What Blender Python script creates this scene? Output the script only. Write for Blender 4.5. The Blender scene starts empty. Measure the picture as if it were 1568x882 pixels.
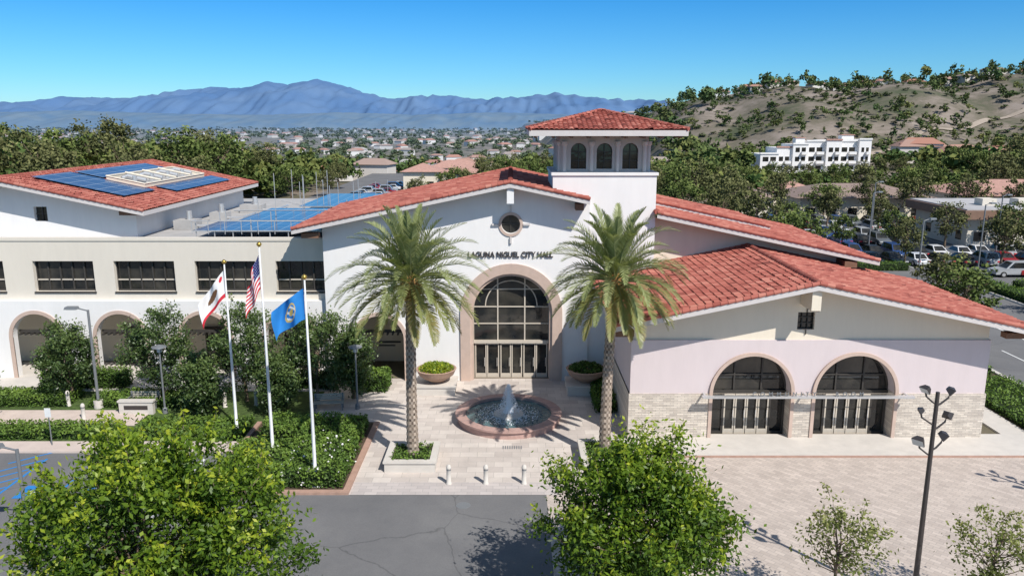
import bpy, math, random
import numpy as np
from mathutils import Vector, Matrix, noise
random.seed(7)
PI=math.pi
scene=bpy.context.scene

# ------------------------------------------------------------ materials
def nn(nt,t,**k):
    n=nt.nodes.new(t)
    for a,b in k.items(): setattr(n,a,b)
    return n
def newmat(name):
    m=bpy.data.materials.new(name); m.use_nodes=True
    nt=m.node_tree
    return m,nt,nt.nodes['Principled BSDF'],nt.nodes['Material Output']
def setb(b,rough=.8,metal=0,spec=.3):
    b.inputs['Roughness'].default_value=rough
    b.inputs['Metallic'].default_value=metal
    b.inputs['Specular IOR Level'].default_value=spec
def ramp(nt,stops):
    r=nn(nt,'ShaderNodeValToRGB'); e=r.color_ramp.elements
    while len(e)<len(stops): e.new(.5)
    for i,(p,c) in enumerate(stops):
        e[i].position=p; e[i].color=(c[0],c[1],c[2],1)
    return r
def sc(c,f): return tuple(min(1,x*f) for x in c)
def mat(name,col,rough=.85,amt=.12,scale=1.5,bump=0,bscale=30,metal=0,spec=.3,coord='Object'):
    m,nt,b,o=newmat(name); setb(b,rough,metal,spec)
    tc=nn(nt,'ShaderNodeTexCoord')
    n=nn(nt,'ShaderNodeTexNoise'); n.inputs['Scale'].default_value=scale; n.inputs['Detail'].default_value=8; n.inputs['Roughness'].default_value=.65
    nt.links.new(tc.outputs[coord],n.inputs['Vector'])
    r=ramp(nt,[(.3,sc(col,1-amt)),(.7,sc(col,1+amt))])
    nt.links.new(n.outputs['Fac'],r.inputs['Fac']); nt.links.new(r.outputs[0],b.inputs['Base Color'])
    if bump:
        n2=nn(nt,'ShaderNodeTexNoise'); n2.inputs['Scale'].default_value=bscale; n2.inputs['Detail'].default_value=4
        nt.links.new(tc.outputs[coord],n2.inputs['Vector'])
        bp=nn(nt,'ShaderNodeBump'); bp.inputs['Strength'].default_value=bump; bp.inputs['Distance'].default_value=.03
        nt.links.new(n2.outputs['Fac'],bp.inputs['Height']); nt.links.new(bp.outputs[0],b.inputs['Normal'])
    return m
def stucco(name,col,streak=.04):
    m,nt,b,o=newmat(name); setb(b,.9,0,.2)
    tc=nn(nt,'ShaderNodeTexCoord')
    mp=nn(nt,'ShaderNodeMapping'); mp.inputs['Scale'].default_value=(1.6,1.6,.35)
    nt.links.new(tc.outputs['Object'],mp.inputs[0])
    n=nn(nt,'ShaderNodeTexNoise'); n.inputs['Scale'].default_value=1; n.inputs['Detail'].default_value=9; n.inputs['Roughness'].default_value=.7
    nt.links.new(mp.outputs[0],n.inputs['Vector'])
    r=ramp(nt,[(.25,sc(col,1-streak*1.6)),(.6,col)])
    nt.links.new(n.outputs['Fac'],r.inputs['Fac']); nt.links.new(r.outputs[0],b.inputs['Base Color'])
    n2=nn(nt,'ShaderNodeTexNoise'); n2.inputs['Scale'].default_value=25; n2.inputs['Detail'].default_value=5
    nt.links.new(tc.outputs['Object'],n2.inputs['Vector'])
    bp=nn(nt,'ShaderNodeBump'); bp.inputs['Strength'].default_value=.25; bp.inputs['Distance'].default_value=.02
    nt.links.new(n2.outputs['Fac'],bp.inputs['Height']); nt.links.new(bp.outputs[0],b.inputs['Normal'])
    return m
def tonemat(name,stops,rough=.8,spec=.3,transl=0,haze=None,hue=None,bump=0):
    m,nt,b,o=newmat(name); setb(b,rough,0,spec)
    at=nn(nt,'ShaderNodeAttribute'); at.attribute_name='tone'
    r=ramp(nt,stops); nt.links.new(at.outputs['Fac'],r.inputs['Fac'])
    col=r.outputs[0]
    if hue:
        a2=nn(nt,'ShaderNodeAttribute'); a2.attribute_name='hue'
        r2=ramp(nt,hue); nt.links.new(a2.outputs['Fac'],r2.inputs['Fac'])
        mx=nn(nt,'ShaderNodeMix',data_type='RGBA',blend_type='MULTIPLY'); mx.inputs[0].default_value=1
        nt.links.new(col,mx.inputs[6]); nt.links.new(r2.outputs[0],mx.inputs[7]); col=mx.outputs[2]
    if haze:
        col=add_haze(nt,col,*haze)
    nt.links.new(col,b.inputs['Base Color'])
    if transl:
        t=nn(nt,'ShaderNodeBsdfTranslucent'); g=nn(nt,'ShaderNodeMix',data_type='RGBA',blend_type='MULTIPLY'); g.inputs[0].default_value=1
        nt.links.new(col,g.inputs[6]); g.inputs[7].default_value=(1.0,1.0,.5,1); nt.links.new(g.outputs[2],t.inputs[0])
        ms=nn(nt,'ShaderNodeMixShader'); ms.inputs[0].default_value=transl
        nt.links.new(b.outputs[0],ms.inputs[1]); nt.links.new(t.outputs[0],ms.inputs[2]); nt.links.new(ms.outputs[0],o.inputs[0])
    return m
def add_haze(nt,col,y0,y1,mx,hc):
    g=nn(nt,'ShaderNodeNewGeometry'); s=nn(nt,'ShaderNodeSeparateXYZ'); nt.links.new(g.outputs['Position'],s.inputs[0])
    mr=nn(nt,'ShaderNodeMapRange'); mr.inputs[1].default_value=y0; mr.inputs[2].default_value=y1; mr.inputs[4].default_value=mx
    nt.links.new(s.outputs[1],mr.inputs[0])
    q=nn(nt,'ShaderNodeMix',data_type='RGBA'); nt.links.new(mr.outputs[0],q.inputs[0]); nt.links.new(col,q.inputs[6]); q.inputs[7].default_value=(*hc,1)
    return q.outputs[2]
def brickmat(name,c1,c2,mort,bw,bh,ms,scale=1,vertical=False,bump=.3,rough=.85,offset=.5,var=.1,rotz=0):
    m,nt,b,o=newmat(name); setb(b,rough,0,.25)
    tc=nn(nt,'ShaderNodeTexCoord'); mp=nn(nt,'ShaderNodeMapping')
    if vertical: mp.inputs['Rotation'].default_value=(-PI/2,0,0)
    else: mp.inputs['Rotation'].default_value=(0,0,rotz)
    nt.links.new(tc.outputs['Object'],mp.inputs[0])
    br=nn(nt,'ShaderNodeTexBrick'); br.offset=offset
    br.inputs['Color1'].default_value=(*c1,1); br.inputs['Color2'].default_value=(*c2,1); br.inputs['Mortar'].default_value=(*mort,1)
    br.inputs['Scale'].default_value=scale; br.inputs['Mortar Size'].default_value=ms; br.inputs['Brick Width'].default_value=bw; br.inputs['Row Height'].default_value=bh
    nt.links.new(mp.outputs[0],br.inputs['Vector'])
    n=nn(nt,'ShaderNodeTexNoise'); n.inputs['Scale'].default_value=.8; n.inputs['Detail'].default_value=9; n.inputs['Roughness'].default_value=.7
    nt.links.new(tc.outputs['Object'],n.inputs['Vector'])
    r=ramp(nt,[(.3,(1-var*1.6,)*3),(.7,(1,1,1))]); nt.links.new(n.outputs['Fac'],r.inputs['Fac'])
    mx=nn(nt,'ShaderNodeMix',data_type='RGBA',blend_type='MULTIPLY'); mx.inputs[0].default_value=1
    nt.links.new(br.outputs['Color'],mx.inputs[6]); nt.links.new(r.outputs[0],mx.inputs[7]); nt.links.new(mx.outputs[2],b.inputs['Base Color'])
    bp=nn(nt,'ShaderNodeBump'); bp.inputs['Strength'].default_value=bump; bp.inputs['Distance'].default_value=.03; bp.invert=True
    nt.links.new(br.outputs['Fac'],bp.inputs['Height']); nt.links.new(bp.outputs[0],b.inputs['Normal'])
    return m

HAZE=(.19,.27,.37)
M={}
M['white']=stucco('stucco_white',(.83,.81,.79))
M['beige']=stucco('stucco_beige',(.71,.65,.56))
M['cream']=stucco('stucco_cream',(.78,.70,.57))
M['lav']=stucco('stucco_lavender',(.66,.575,.575))
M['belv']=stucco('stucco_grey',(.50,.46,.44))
M['fascia']=mat('painted_fascia',(.60,.56,.54),.7,.05,3)
M['soffit']=mat('brown_soffit',(.20,.11,.07),.8,.15,4)
M['trim']=mat('arch_stone_trim',(.55,.42,.35),.85,.08,2,bump=.2)
M['ledger']=brickmat('ledger_stone',(.84,.75,.64),(.58,.51,.44),(.42,.37,.33),.38,.10,.008,vertical=True,bump=.6,var=.16)
M['tile']=tonemat('clay_roof_tile',[(0,(.10,.035,.03)),(.25,(.30,.085,.065)),(.6,(.42,.135,.102)),(1,(.55,.24,.18))],.8,.2)
M['frame']=mat('bronze_frame',(.055,.05,.045),.5,.1,5)
M['doorf']=mat('door_frame_cream',(.56,.50,.42),.5,.06,5)
m,nt,b,o=newmat('dark_glass'); setb(b,.04,0,.6)
n=nn(nt,'ShaderNodeTexNoise'); n.inputs['Scale'].default_value=.7; n.inputs['Detail'].default_value=3; tc=nn(nt,'ShaderNodeTexCoord'); nt.links.new(tc.outputs['Object'],n.inputs['Vector'])
r=ramp(nt,[(.4,(.012,.014,.015)),(.7,(.06,.055,.045))]); nt.links.new(n.outputs['Fac'],r.inputs['Fac']); nt.links.new(r.outputs[0],b.inputs['Base Color'])
bp=nn(nt,'ShaderNodeBump'); bp.inputs['Strength'].default_value=.15; bp.inputs['Distance'].default_value=.05; nt.links.new(n.outputs['Fac'],bp.inputs['Height']); nt.links.new(bp.outputs[0],b.inputs['Normal']); M['glass']=m
# asphalt with patches, stains and hairline cracks
m,nt,b,o=newmat('asphalt'); setb(b,.92,0,.2); tc=nn(nt,'ShaderNodeTexCoord')
n=nn(nt,'ShaderNodeTexNoise'); n.inputs['Scale'].default_value=.22; n.inputs['Detail'].default_value=10; n.inputs['Roughness'].default_value=.7; nt.links.new(tc.outputs['Object'],n.inputs['Vector'])
r=ramp(nt,[(.3,(.155,.155,.16)),(.5,(.185,.183,.186)),(.72,(.225,.222,.22))]); nt.links.new(n.outputs['Fac'],r.inputs['Fac'])
vo=nn(nt,'ShaderNodeTexVoronoi'); vo.feature='DISTANCE_TO_EDGE'; vo.inputs['Scale'].default_value=.17
nw=nn(nt,'ShaderNodeTexNoise'); nw.inputs['Scale'].default_value=1.3; nw.inputs['Detail'].default_value=5; nt.links.new(tc.outputs['Object'],nw.inputs['Vector'])
va=nn(nt,'ShaderNodeMix',data_type='RGBA'); va.inputs[0].default_value=.25; nt.links.new(tc.outputs['Object'],va.inputs[6]); nt.links.new(nw.outputs['Color'],va.inputs[7]); nt.links.new(va.outputs[2],vo.inputs['Vector'])
r2=ramp(nt,[(0,(.55,.55,.55)),(.0035,(1,1,1))]); nt.links.new(vo.outputs['Distance'],r2.inputs['Fac'])
mx=nn(nt,'ShaderNodeMix',data_type='RGBA',blend_type='MULTIPLY'); mx.inputs[0].default_value=.7; nt.links.new(r.outputs[0],mx.inputs[6]); nt.links.new(r2.outputs[0],mx.inputs[7])
ng=nn(nt,'ShaderNodeTexNoise'); ng.inputs['Scale'].default_value=18; ng.inputs['Detail'].default_value=3; nt.links.new(tc.outputs['Object'],ng.inputs['Vector'])
r3=ramp(nt,[(.3,(.86,.86,.86)),(.7,(1.0,1.0,1.0))]); nt.links.new(ng.outputs['Fac'],r3.inputs['Fac'])
my=nn(nt,'ShaderNodeMix',data_type='RGBA',blend_type='MULTIPLY'); my.inputs[0].default_value=1; nt.links.new(mx.outputs[2],my.inputs[6]); nt.links.new(r3.outputs[0],my.inputs[7])
nt.links.new(my.outputs[2],b.inputs['Base Color']); M['asphalt']=m
M['plaza']=brickmat('plaza_pavers',(.70,.63,.57),(.56,.495,.45),(.43,.39,.35),.9,.6,.010,bump=.1,var=.12)
M['band']=brickmat('plaza_band_pavers',(.60,.54,.51),(.50,.45,.43),(.4,.37,.35),.6,.3,.010,bump=.1,var=.08)
M['pav']=brickmat('drive_pavers',(.65,.56,.49),(.52,.445,.39),(.42,.365,.33),.42,.21,.010,bump=.12,var=.12,rotz=PI/4)
M['conc']=mat('concrete',(.60,.56,.51),.9,.08,1.2,bump=.15)
M['walk']=mat('sidewalk_concrete',(.60,.50,.44),.9,.1,1.2,bump=.15)
M['dirt']=mat('dirt_track',(.36,.30,.245),.95,.12,.3)
M['curb']=mat('curb_brick',(.42,.27,.21),.9,.15,3)
M['soil']=mat('garden_soil',(.09,.065,.045),.95,.3,2,bump=.6,bscale=12)
M['cover']=mat('groundcover',(.07,.11,.03),.95,.5,3,bump=.9,bscale=14)
M['pwhite']=mat('white_paint',(.75,.75,.73),.8,.06,4)
M['pblue']=mat('blue_paint',(.03,.22,.55),.8,.06,4)
M['pole']=mat('pole_white_metal',(.64,.65,.66),.4,.04,5,spec=.5)
M['gmetal']=mat('grey_metal',(.18,.19,.20),.45,.06,5,spec=.5)
M['bmetal']=mat('dark_bronze_metal',(.05,.042,.04),.45,.1,5,spec=.5)
M['lens']=mat('lamp_lens',(.6,.62,.62),.2,.05,5,spec=.6)
M['gold']=mat('gold_ball',(.6,.4,.1),.3,.05,5,metal=.8)
M['bark']=mat('bark',(.19,.14,.10),.95,.3,6,bump=.8,bscale=25)
M['palmbark']=tonemat('palm_trunk',[(0,(.10,.075,.06)),(.5,(.30,.24,.19)),(1,(.48,.40,.33))],.95,.1)
M['boot']=tonemat('palm_boots',[(0,(.16,.075,.03)),(1,(.52,.29,.11))],.9,.1)
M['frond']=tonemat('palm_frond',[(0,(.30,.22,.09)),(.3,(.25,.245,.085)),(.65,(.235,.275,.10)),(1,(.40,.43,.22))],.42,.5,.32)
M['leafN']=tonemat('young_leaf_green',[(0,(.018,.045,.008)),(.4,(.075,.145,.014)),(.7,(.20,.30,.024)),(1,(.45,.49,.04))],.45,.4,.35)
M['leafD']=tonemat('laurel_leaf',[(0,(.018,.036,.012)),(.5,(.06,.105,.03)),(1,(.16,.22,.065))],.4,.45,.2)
M['leafS']=tonemat('sparse_leaf',[(0,(.07,.09,.03)),(.5,(.18,.21,.065)),(1,(.38,.39,.15))],.75,.1,.3)
M['leafM']=tonemat('street_tree_leaf',[(0,(.03,.045,.014)),(.5,(.10,.14,.034)),(1,(.23,.265,.075))],.7,.2,0)
M['leafO']=tonemat('olive_leaf',[(0,(.036,.044,.018)),(.5,(.115,.125,.045)),(1,(.25,.24,.095))],.7,.2,0)
M['hedge']=tonemat('hedge_leaf',[(0,(.025,.05,.01)),(.5,(.08,.15,.026)),(1,(.19,.29,.05))],.55,.3,.2)
M['core']=mat('hedge_core',(.02,.035,.01),.95,.2,3)
M['flower']=mat('white_flower',(.8,.78,.75),.8,.05,4)
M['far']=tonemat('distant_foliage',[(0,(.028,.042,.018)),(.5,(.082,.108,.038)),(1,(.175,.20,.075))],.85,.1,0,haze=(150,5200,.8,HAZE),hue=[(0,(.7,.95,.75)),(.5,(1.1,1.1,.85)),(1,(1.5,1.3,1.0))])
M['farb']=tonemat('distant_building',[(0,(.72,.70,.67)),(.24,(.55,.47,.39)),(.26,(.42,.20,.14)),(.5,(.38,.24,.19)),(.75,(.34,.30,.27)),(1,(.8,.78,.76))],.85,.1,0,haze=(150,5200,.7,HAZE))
M['rosey']=mat('fountain_stone',(.46,.30,.26),.7,.15,3,bump=.2)
M['foam']=mat('water_foam',(.85,.88,.92),.5,.05,8)
M['bench']=mat('bench_slats',(.42,.40,.34),.6,.1,6)
M['rubber']=mat('tyre_rubber',(.02,.02,.02),.8,.1,5)
M['alu']=mat('aluminium',(.6,.6,.6),.35,.05,5,metal=.5)
M['deck']=mat('roof_membrane',(.42,.41,.40),.9,.15,.8)
M['brownfas']=mat('brown_fascia',(.24,.15,.11),.8,.1,2)
M['pot']=mat('terracotta_bowl',(.42,.28,.21),.7,.12,4)
# solar
m,nt,b,o=newmat('solar_panel'); setb(b,.15,0,.4)
tc=nn(nt,'ShaderNodeTexCoord'); br=nn(nt,'ShaderNodeTexBrick'); br.offset=0
for k,v in (('Color1',(.03,.06,.14,1)),('Color2',(.04,.075,.165,1)),('Mortar',(.30,.34,.38,1))): br.inputs[k].default_value=v
br.inputs['Scale'].default_value=1; br.inputs['Brick Width'].default_value=1.05; br.inputs['Row Height'].default_value=1.7; br.inputs['Mortar Size'].default_value=.035
nt.links.new(tc.outputs['Object'],br.inputs['Vector']); nt.links.new(br.outputs['Color'],b.inputs['Base Color']); M['solar']=m
# water
m,nt,b,o=newmat('fountain_water'); setb(b,.08,0,.6); b.inputs['Base Color'].default_value=(.10,.17,.18,1)
n=nn(nt,'ShaderNodeTexNoise'); n.inputs['Scale'].default_value=5; n.inputs['Detail'].default_value=4
tc=nn(nt,'ShaderNodeTexCoord'); nt.links.new(tc.outputs['Object'],n.inputs['Vector'])
bp=nn(nt,'ShaderNodeBump'); bp.inputs['Strength'].default_value=.8; bp.inputs['Distance'].default_value=.08
nt.links.new(n.outputs['Fac'],bp.inputs['Height']); nt.links.new(bp.outputs[0],b.inputs['Normal']); M['water']=m
# ground
m,nt,b,o=newmat('terrain'); setb(b,.95,0,.1)
tc=nn(nt,'ShaderNodeTexCoord'); n=nn(nt,'ShaderNodeTexNoise'); n.inputs['Scale'].default_value=.03; n.inputs['Detail'].default_value=12; n.inputs['Roughness'].default_value=.72
nt.links.new(tc.outputs['Object'],n.inputs['Vector'])
r=ramp(nt,[(.38,(.08,.09,.045)),(.49,(.17,.145,.105)),(.6,(.285,.235,.195)),(.7,(.35,.30,.26))]); nt.links.new(n.outputs['Fac'],r.inputs['Fac'])
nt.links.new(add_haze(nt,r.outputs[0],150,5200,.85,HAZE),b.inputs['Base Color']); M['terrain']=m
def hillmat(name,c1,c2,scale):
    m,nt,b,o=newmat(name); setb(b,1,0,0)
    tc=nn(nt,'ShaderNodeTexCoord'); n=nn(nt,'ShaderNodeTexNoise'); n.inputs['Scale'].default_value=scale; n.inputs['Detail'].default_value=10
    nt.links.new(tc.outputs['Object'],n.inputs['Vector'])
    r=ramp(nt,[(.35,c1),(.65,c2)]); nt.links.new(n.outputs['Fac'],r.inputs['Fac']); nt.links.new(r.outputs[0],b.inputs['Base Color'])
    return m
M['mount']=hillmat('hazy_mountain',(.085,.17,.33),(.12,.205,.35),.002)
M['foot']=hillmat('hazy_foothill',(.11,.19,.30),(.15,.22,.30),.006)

# ------------------------------------------------------------ mesh builder
class MB:
    def __init__(s,name,*mats):
        s.name=name; s.mats=[M[x] if isinstance(x,str) else x for x in mats]; s.v=[]; s.f=[]; s.m=[]; s.t=[]; s.ch=[]
    def face(s,pts,m=0,t=.5):
        i=len(s.v); s.v.extend([tuple(p) for p in pts]); s.f.append(tuple(range(i,i+len(pts)))); s.m.append(m); s.t.append(t)
    def box(s,x0,x1,y0,y1,z0,z1,m=0,t=.5,skip=''):
        a=[(x0,y0,z0),(x1,y0,z0),(x1,y1,z0),(x0,y1,z0),(x0,y0,z1),(x1,y0,z1),(x1,y1,z1),(x0,y1,z1)]
        for k,q in (('b',(3,2,1,0)),('t',(4,5,6,7)),('f',(0,1,5,4)),('r',(1,2,6,5)),('k',(2,3,7,6)),('l',(3,0,4,7))):
            if k not in skip: s.face([a[j] for j in q],m,t)
    def obox(s,c,sx,sy,z0,z1,ang,m=0,t=.5,taper=1):
        ca,sa=math.cos(ang),math.sin(ang); P=[]
        for z,f in ((z0,1),(z1,taper)):
            for dx,dy in ((-1,-1),(1,-1),(1,1),(-1,1)):
                x=dx*sx/2*f;y=dy*sy/2*f; P.append((c[0]+x*ca-y*sa,c[1]+x*sa+y*ca,z))
        for q in ((3,2,1,0),(4,5,6,7),(0,1,5,4),(1,2,6,5),(2,3,7,6),(3,0,4,7)): s.face([P[j] for j in q],m,t)
    def tube(s,pts,rad,n=8,m=0,t=.5,caps=True,tf=None):
        pts=[Vector(p) for p in pts]; rings=[]
        for i,p in enumerate(pts):
            d=(pts[min(i+1,len(pts)-1)]-pts[max(i-1,0)]).normalized()
            up=Vector((0,0,1)) if abs(d.z)<.95 else Vector((1,0,0))
            a=d.cross(up).normalized(); b=d.cross(a)
            base=len(s.v); r=rad[i] if hasattr(rad,'__len__') else rad
            for k in range(n):
                th=2*PI*k/n; s.v.append(tuple(p+a*(r*math.cos(th))+b*(r*math.sin(th))))
            rings.append(base)
        for i in range(len(rings)-1):
            for k in range(n):
                k2=(k+1)%n; s.f.append((rings[i]+k,rings[i]+k2,rings[i+1]+k2,rings[i+1]+k)); s.m.append(m); s.t.append(tf(i,k) if tf else t)
        if caps:
            s.f.append(tuple(rings[0]+k for k in range(n))); s.m.append(m); s.t.append(t)
            s.f.append(tuple(rings[-1]+k for k in range(n))); s.m.append(m); s.t.append(t)
    def lathe(s,c,prof,n=32,m=0,t=.5,jit=0):
        base=len(s.v)
        for r,z in prof:
            for k in range(n):
                th=2*PI*k/n; rr=r*(1+jit*random.uniform(-1,1)); s.v.append((c[0]+rr*math.cos(th),c[1]+rr*math.sin(th),c[2]+z+jit*.3*random.uniform(-1,1)))
        for i in range(len(prof)-1):
            for k in range(n):
                k2=(k+1)%n; s.f.append((base+i*n+k,base+i*n+k2,base+(i+1)*n+k2,base+(i+1)*n+k)); s.m.append(m); s.t.append(t)
    def quads(s,V,F,T,m=0,Hu=None): s.ch.append((np.asarray(V,float),np.asarray(F,int),np.asarray(T,float),m,Hu))
    def build(s,parent=None,loc=(0,0,0),smooth=False,rot=0):
        V=[np.array(s.v,float).reshape(-1,3)]; off=len(s.v)
        li=[np.array([i for f in s.f for i in f],int)]; tot=[np.array([len(f) for f in s.f],int)]
        mi=[np.array(s.m,int)]; to=[np.array(s.t,float)]; hu=[np.zeros(len(s.f))]
        for v,f,t,m,h in s.ch:
            V.append(v); li.append((f+off).ravel()); tot.append(np.full(len(f),f.shape[1])); mi.append(np.full(len(f),m)); to.append(t); hu.append(h if h is not None else np.zeros(len(f))); off+=len(v)
        V=np.concatenate(V); li=np.concatenate(li); tot=np.concatenate(tot); mi=np.concatenate(mi); to=np.concatenate(to); hu=np.concatenate(hu)
        me=bpy.data.meshes.new(s.name); me.vertices.add(len(V)); me.vertices.foreach_set('co',V.astype(np.float32).ravel())
        me.loops.add(len(li)); me.loops.foreach_set('vertex_index',li.astype(np.int32))
        me.polygons.add(len(tot)); st=np.concatenate([[0],np.cumsum(tot)[:-1]]); me.polygons.foreach_set('loop_start',st.astype(np.int32))
        me.polygons.foreach_set('material_index',mi.astype(np.int32))
        me.polygons.foreach_set('use_smooth',np.full(len(tot),smooth))
        me.update(calc_edges=True)
        a=me.attributes.new('tone','FLOAT','FACE'); a.data.foreach_set('value',to.astype(np.float32))
        a=me.attributes.new('hue','FLOAT','FACE'); a.data.foreach_set('value',hu.astype(np.float32))
        for x in s.mats: me.materials.append(x)
        ob=bpy.data.objects.new(s.name,me); scene.collection.objects.link(ob)
        ob.location=loc; ob.rotation_euler=(0,0,rot)
        if parent:
            ob.parent=parent; ob.matrix_parent_inverse=Matrix.Translation(-parent.location)
        return ob
def empty(name,loc=(0,0,0)):
    e=bpy.data.objects.new(name,None); e.location=loc; scene.collection.objects.link(e); return e
def inst(name,me,loc,rot=0,scl=1):
    o=bpy.data.objects.new(name,me); o.location=loc; o.rotation_euler=(0,0,rot); o.scale=(scl,scl,scl) if not hasattr(scl,'__len__') else scl
    scene.collection.objects.link(o); return o

# ------------------------------------------------------------ terrain height
def sm(t): t=np.clip(t,0,1); return t*t*(3-2*t)
def Hh(x,y):
    x=np.asarray(x,float); y=np.asarray(y,float)
    drop=-34*sm((y-190)/420)*sm((95-x)/60)
    cr=np.interp(x,[60,80,106,140,170,205,246,280,313,450,900,2500],[0,11,25,33,36,37,36,42,44,47,42,0])
    hill=cr*sm((y-290)/190)*(1-.75*sm((y-540)/500))
    k=sm((y-290)/60)*sm((x-60)/40)
    lump=(np.sin(x*.045+1)*np.cos(y*.05)+.6*np.sin(x*.11+y*.07)+.8*np.sin(x*.075-y*.03+2)*np.sin(x*.02))*1.7*k
    gul=-2.6*np.abs(np.sin(x*.038+y*.012+.6))**6*k*sm((470-y)/60)*-1-2.2*np.abs(np.sin(x*.05-y*.01))**8*k
    roll=5*np.sin(x*.006+2)*np.sin(y*.005)*sm((y-500)/400)
    return drop+hill+lump+gul+roll

def axis(lim0,lim1,step0,g=1.12):
    def half(L):
        a=[0];s=step0
        while a[-1]<L:
            a.append(a[-1]+s)
            if a[-1]>200: s*=g
            s=min(s,600) if a[-1]>520 else min(s,7)
        return a
    p=half(lim1); q=half(-lim0)
    return np.array(sorted(set([-v for v in q]+p)))
xs=axis(-9000,9000,7); ys=axis(-300,9500,7)
XX,YY=np.meshgrid(xs,ys); ZZ=Hh(XX,YY)
V=np.stack([XX,YY,ZZ],-1).reshape(-1,3); nx=len(xs)
I,J=np.meshgrid(np.arange(nx-1),np.arange(len(ys)-1)); a=(J*nx+I).ravel()
mb=MB('ground','terrain'); mb.quads(V,np.stack([a,a+1,a+1+nx,a+nx],1),np.full(len(a),.5)); mb.build(smooth=True)

# ------------------------------------------------------------ mountains
def range_mesh(name,mt,D,depth,prof,base,seed,rough):
    px=[p[0] for p in prof]; hz=[p[1] for p in prof]
    X=np.linspace(px[0],px[-1],620); S=np.linspace(0,1,44); V=[];
    for s_ in S:
        for x in X:
            c=np.interp(x,px,hz)
            w=noise.fractal(Vector((x*.0028+seed,s_*2.2*depth/1000,seed)),.9,2.1,6)
            rd=1-abs(noise.noise(Vector((x*.0042+seed+3+s_*.6,s_*.9*depth/1000,seed*2))))*2
            rd2=1-abs(noise.noise(Vector((x*.011+seed+3-s_*.9,s_*1.5*depth/1000,seed*3))))*2
            w2=noise.fractal(Vector((x*.012+seed,seed,3)),.9,2.1,5)
            h=base+(c-base+w2*rough*.14)*(s_**.75)+ (w*.6+rd*.5+rd2*.3)*rough*s_*(1-s_)*2.6
            V.append((x,D-depth*(1-s_),h))
    n=len(X); I,J=np.meshgrid(np.arange(n-1),np.arange(len(S)-1)); a=(J*n+I).ravel()
    mb=MB(name,mt); mb.quads(V,np.stack([a,a+1,a+1+n,a+n],1),np.full(len(a),.5)); mb.build(smooth=True)
pf=[(-400,160),(0,157),(50,160),(100,155),(150,150),(200,152),(250,148),(290,139),(340,134),(380,136),(420,124),(450,130),(490,121),(530,131),(570,145),(600,151),(650,147),(700,150),(740,152),(800,148),(850,143),(900,149),(940,156),(980,152),(1010,158),(1060,155),(1200,160),(1900,160)]
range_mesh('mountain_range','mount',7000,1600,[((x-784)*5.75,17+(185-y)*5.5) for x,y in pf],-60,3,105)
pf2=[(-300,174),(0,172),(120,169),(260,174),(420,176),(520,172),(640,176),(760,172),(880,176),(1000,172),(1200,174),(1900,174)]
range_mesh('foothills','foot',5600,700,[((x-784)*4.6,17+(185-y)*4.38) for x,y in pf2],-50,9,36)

# ------------------------------------------------------------ near ground sheets
def sheet(name,mt,x0,x1,y0,y1,z):
    mb=MB(name,mt); mb.face([(x0,y0,z),(x1,y0,z),(x1,y1,z),(x0,y1,z)]); return mb.build()
def slab(name,mt,x0,x1,y0,y1,z):
    mb=MB(name,mt); mb.box(x0,x1,y0,y1,-.05,z,0,skip='b'); return mb.build()
sheet('asphalt_driveway','asphalt',-70,1.6,-40,33.6,.012)
sheet('parking_lot_asphalt','asphalt',-70,-14.6,33.6,38.3,.012)
sheet('paver_driveway','pav',1.6,60,-40,37.8,.016)
sheet('plaza_paving','plaza',-7.6,6.6,34.9,50.4,.022)
sheet('plaza_border_paving','band',-7.6,2.2,33.6,34.9,.022)
sheet('plaza_side_paving','plaza',-12.0,-7.6,42.6,50.4,.022)
slab('garden_bed','cover',-70,-12.0,39.6,50.4,.03)
slab('garden_bed','soil',-14.5,-7.9,33.9,42.3,.06)
mb=MB('garden_curb','curb'); 
mb.box(-14.6,-7.6,33.6,33.9,-.05,.14); mb.box(-14.6,-14.35,33.9,42.4,-.05,.139); mb.box(-7.9,-7.6,33.9,42.4,-.05,.138); mb.build()
slab('garden_sidewalk','walk',-70,-14.6,38.3,39.6,.12)
slab('garden_path','walk',-70,-21.5,42.0,44.4,.06)
slab('arcade_walk','conc',-70,-12.0,47.8,54,.06)
slab('entrance_apron','conc',6.6,30,37.8,40.6,.12)
mb=MB('apron_paving_joint','curb'); mb.box(6.6,30,37.72,37.8,-.02,.10); mb.build()
slab('side_sidewalk','conc',27.0,28.6,40.6,80,.10)
slab('roadside_hedge_bed','soil',28.6,33,36,80,.06)
sheet('street','asphalt',33.4,48,5,88,.014)
sheet('far_parking_lot','asphalt',24,150,88,150,.013)
sheet('side_parking_lot','asphalt',50.3,110,5,88,.015)
sheet('rear_parking_lot','asphalt',-46,-18,120,260,.013)
mb=MB('street_curb','conc'); mb.box(33.1,33.4,20,88,-.05,.15); mb.box(48,48.3,20,88,-.05,.15); mb.build()
mb=MB('street_lane_marking','pwhite')
mb.box(40.6,40.75,20,88,.010,.019)
for k in range(8): mb.box(37,37.12,22+8*k,25+8*k,.010,.019)
mb.build()
mb=MB('parking_stall_marking','pwhite')
for k in range(14):
    for y in (91,96.5,106.5,111.5,121.5,126.5): mb.box(36.6+2.7*k,36.7+2.7*k,y,y+5,.010,.018)
    for y in (66,71.5): mb.box(52.6+2.7*k,52.7+2.7*k,y,y+5,.010,.020)
mb.build()
sheet('street_median_planting','cover',48.3,50.3,20,88,.02)
mb=MB('parking_marking','pblue','pwhite')
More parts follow.
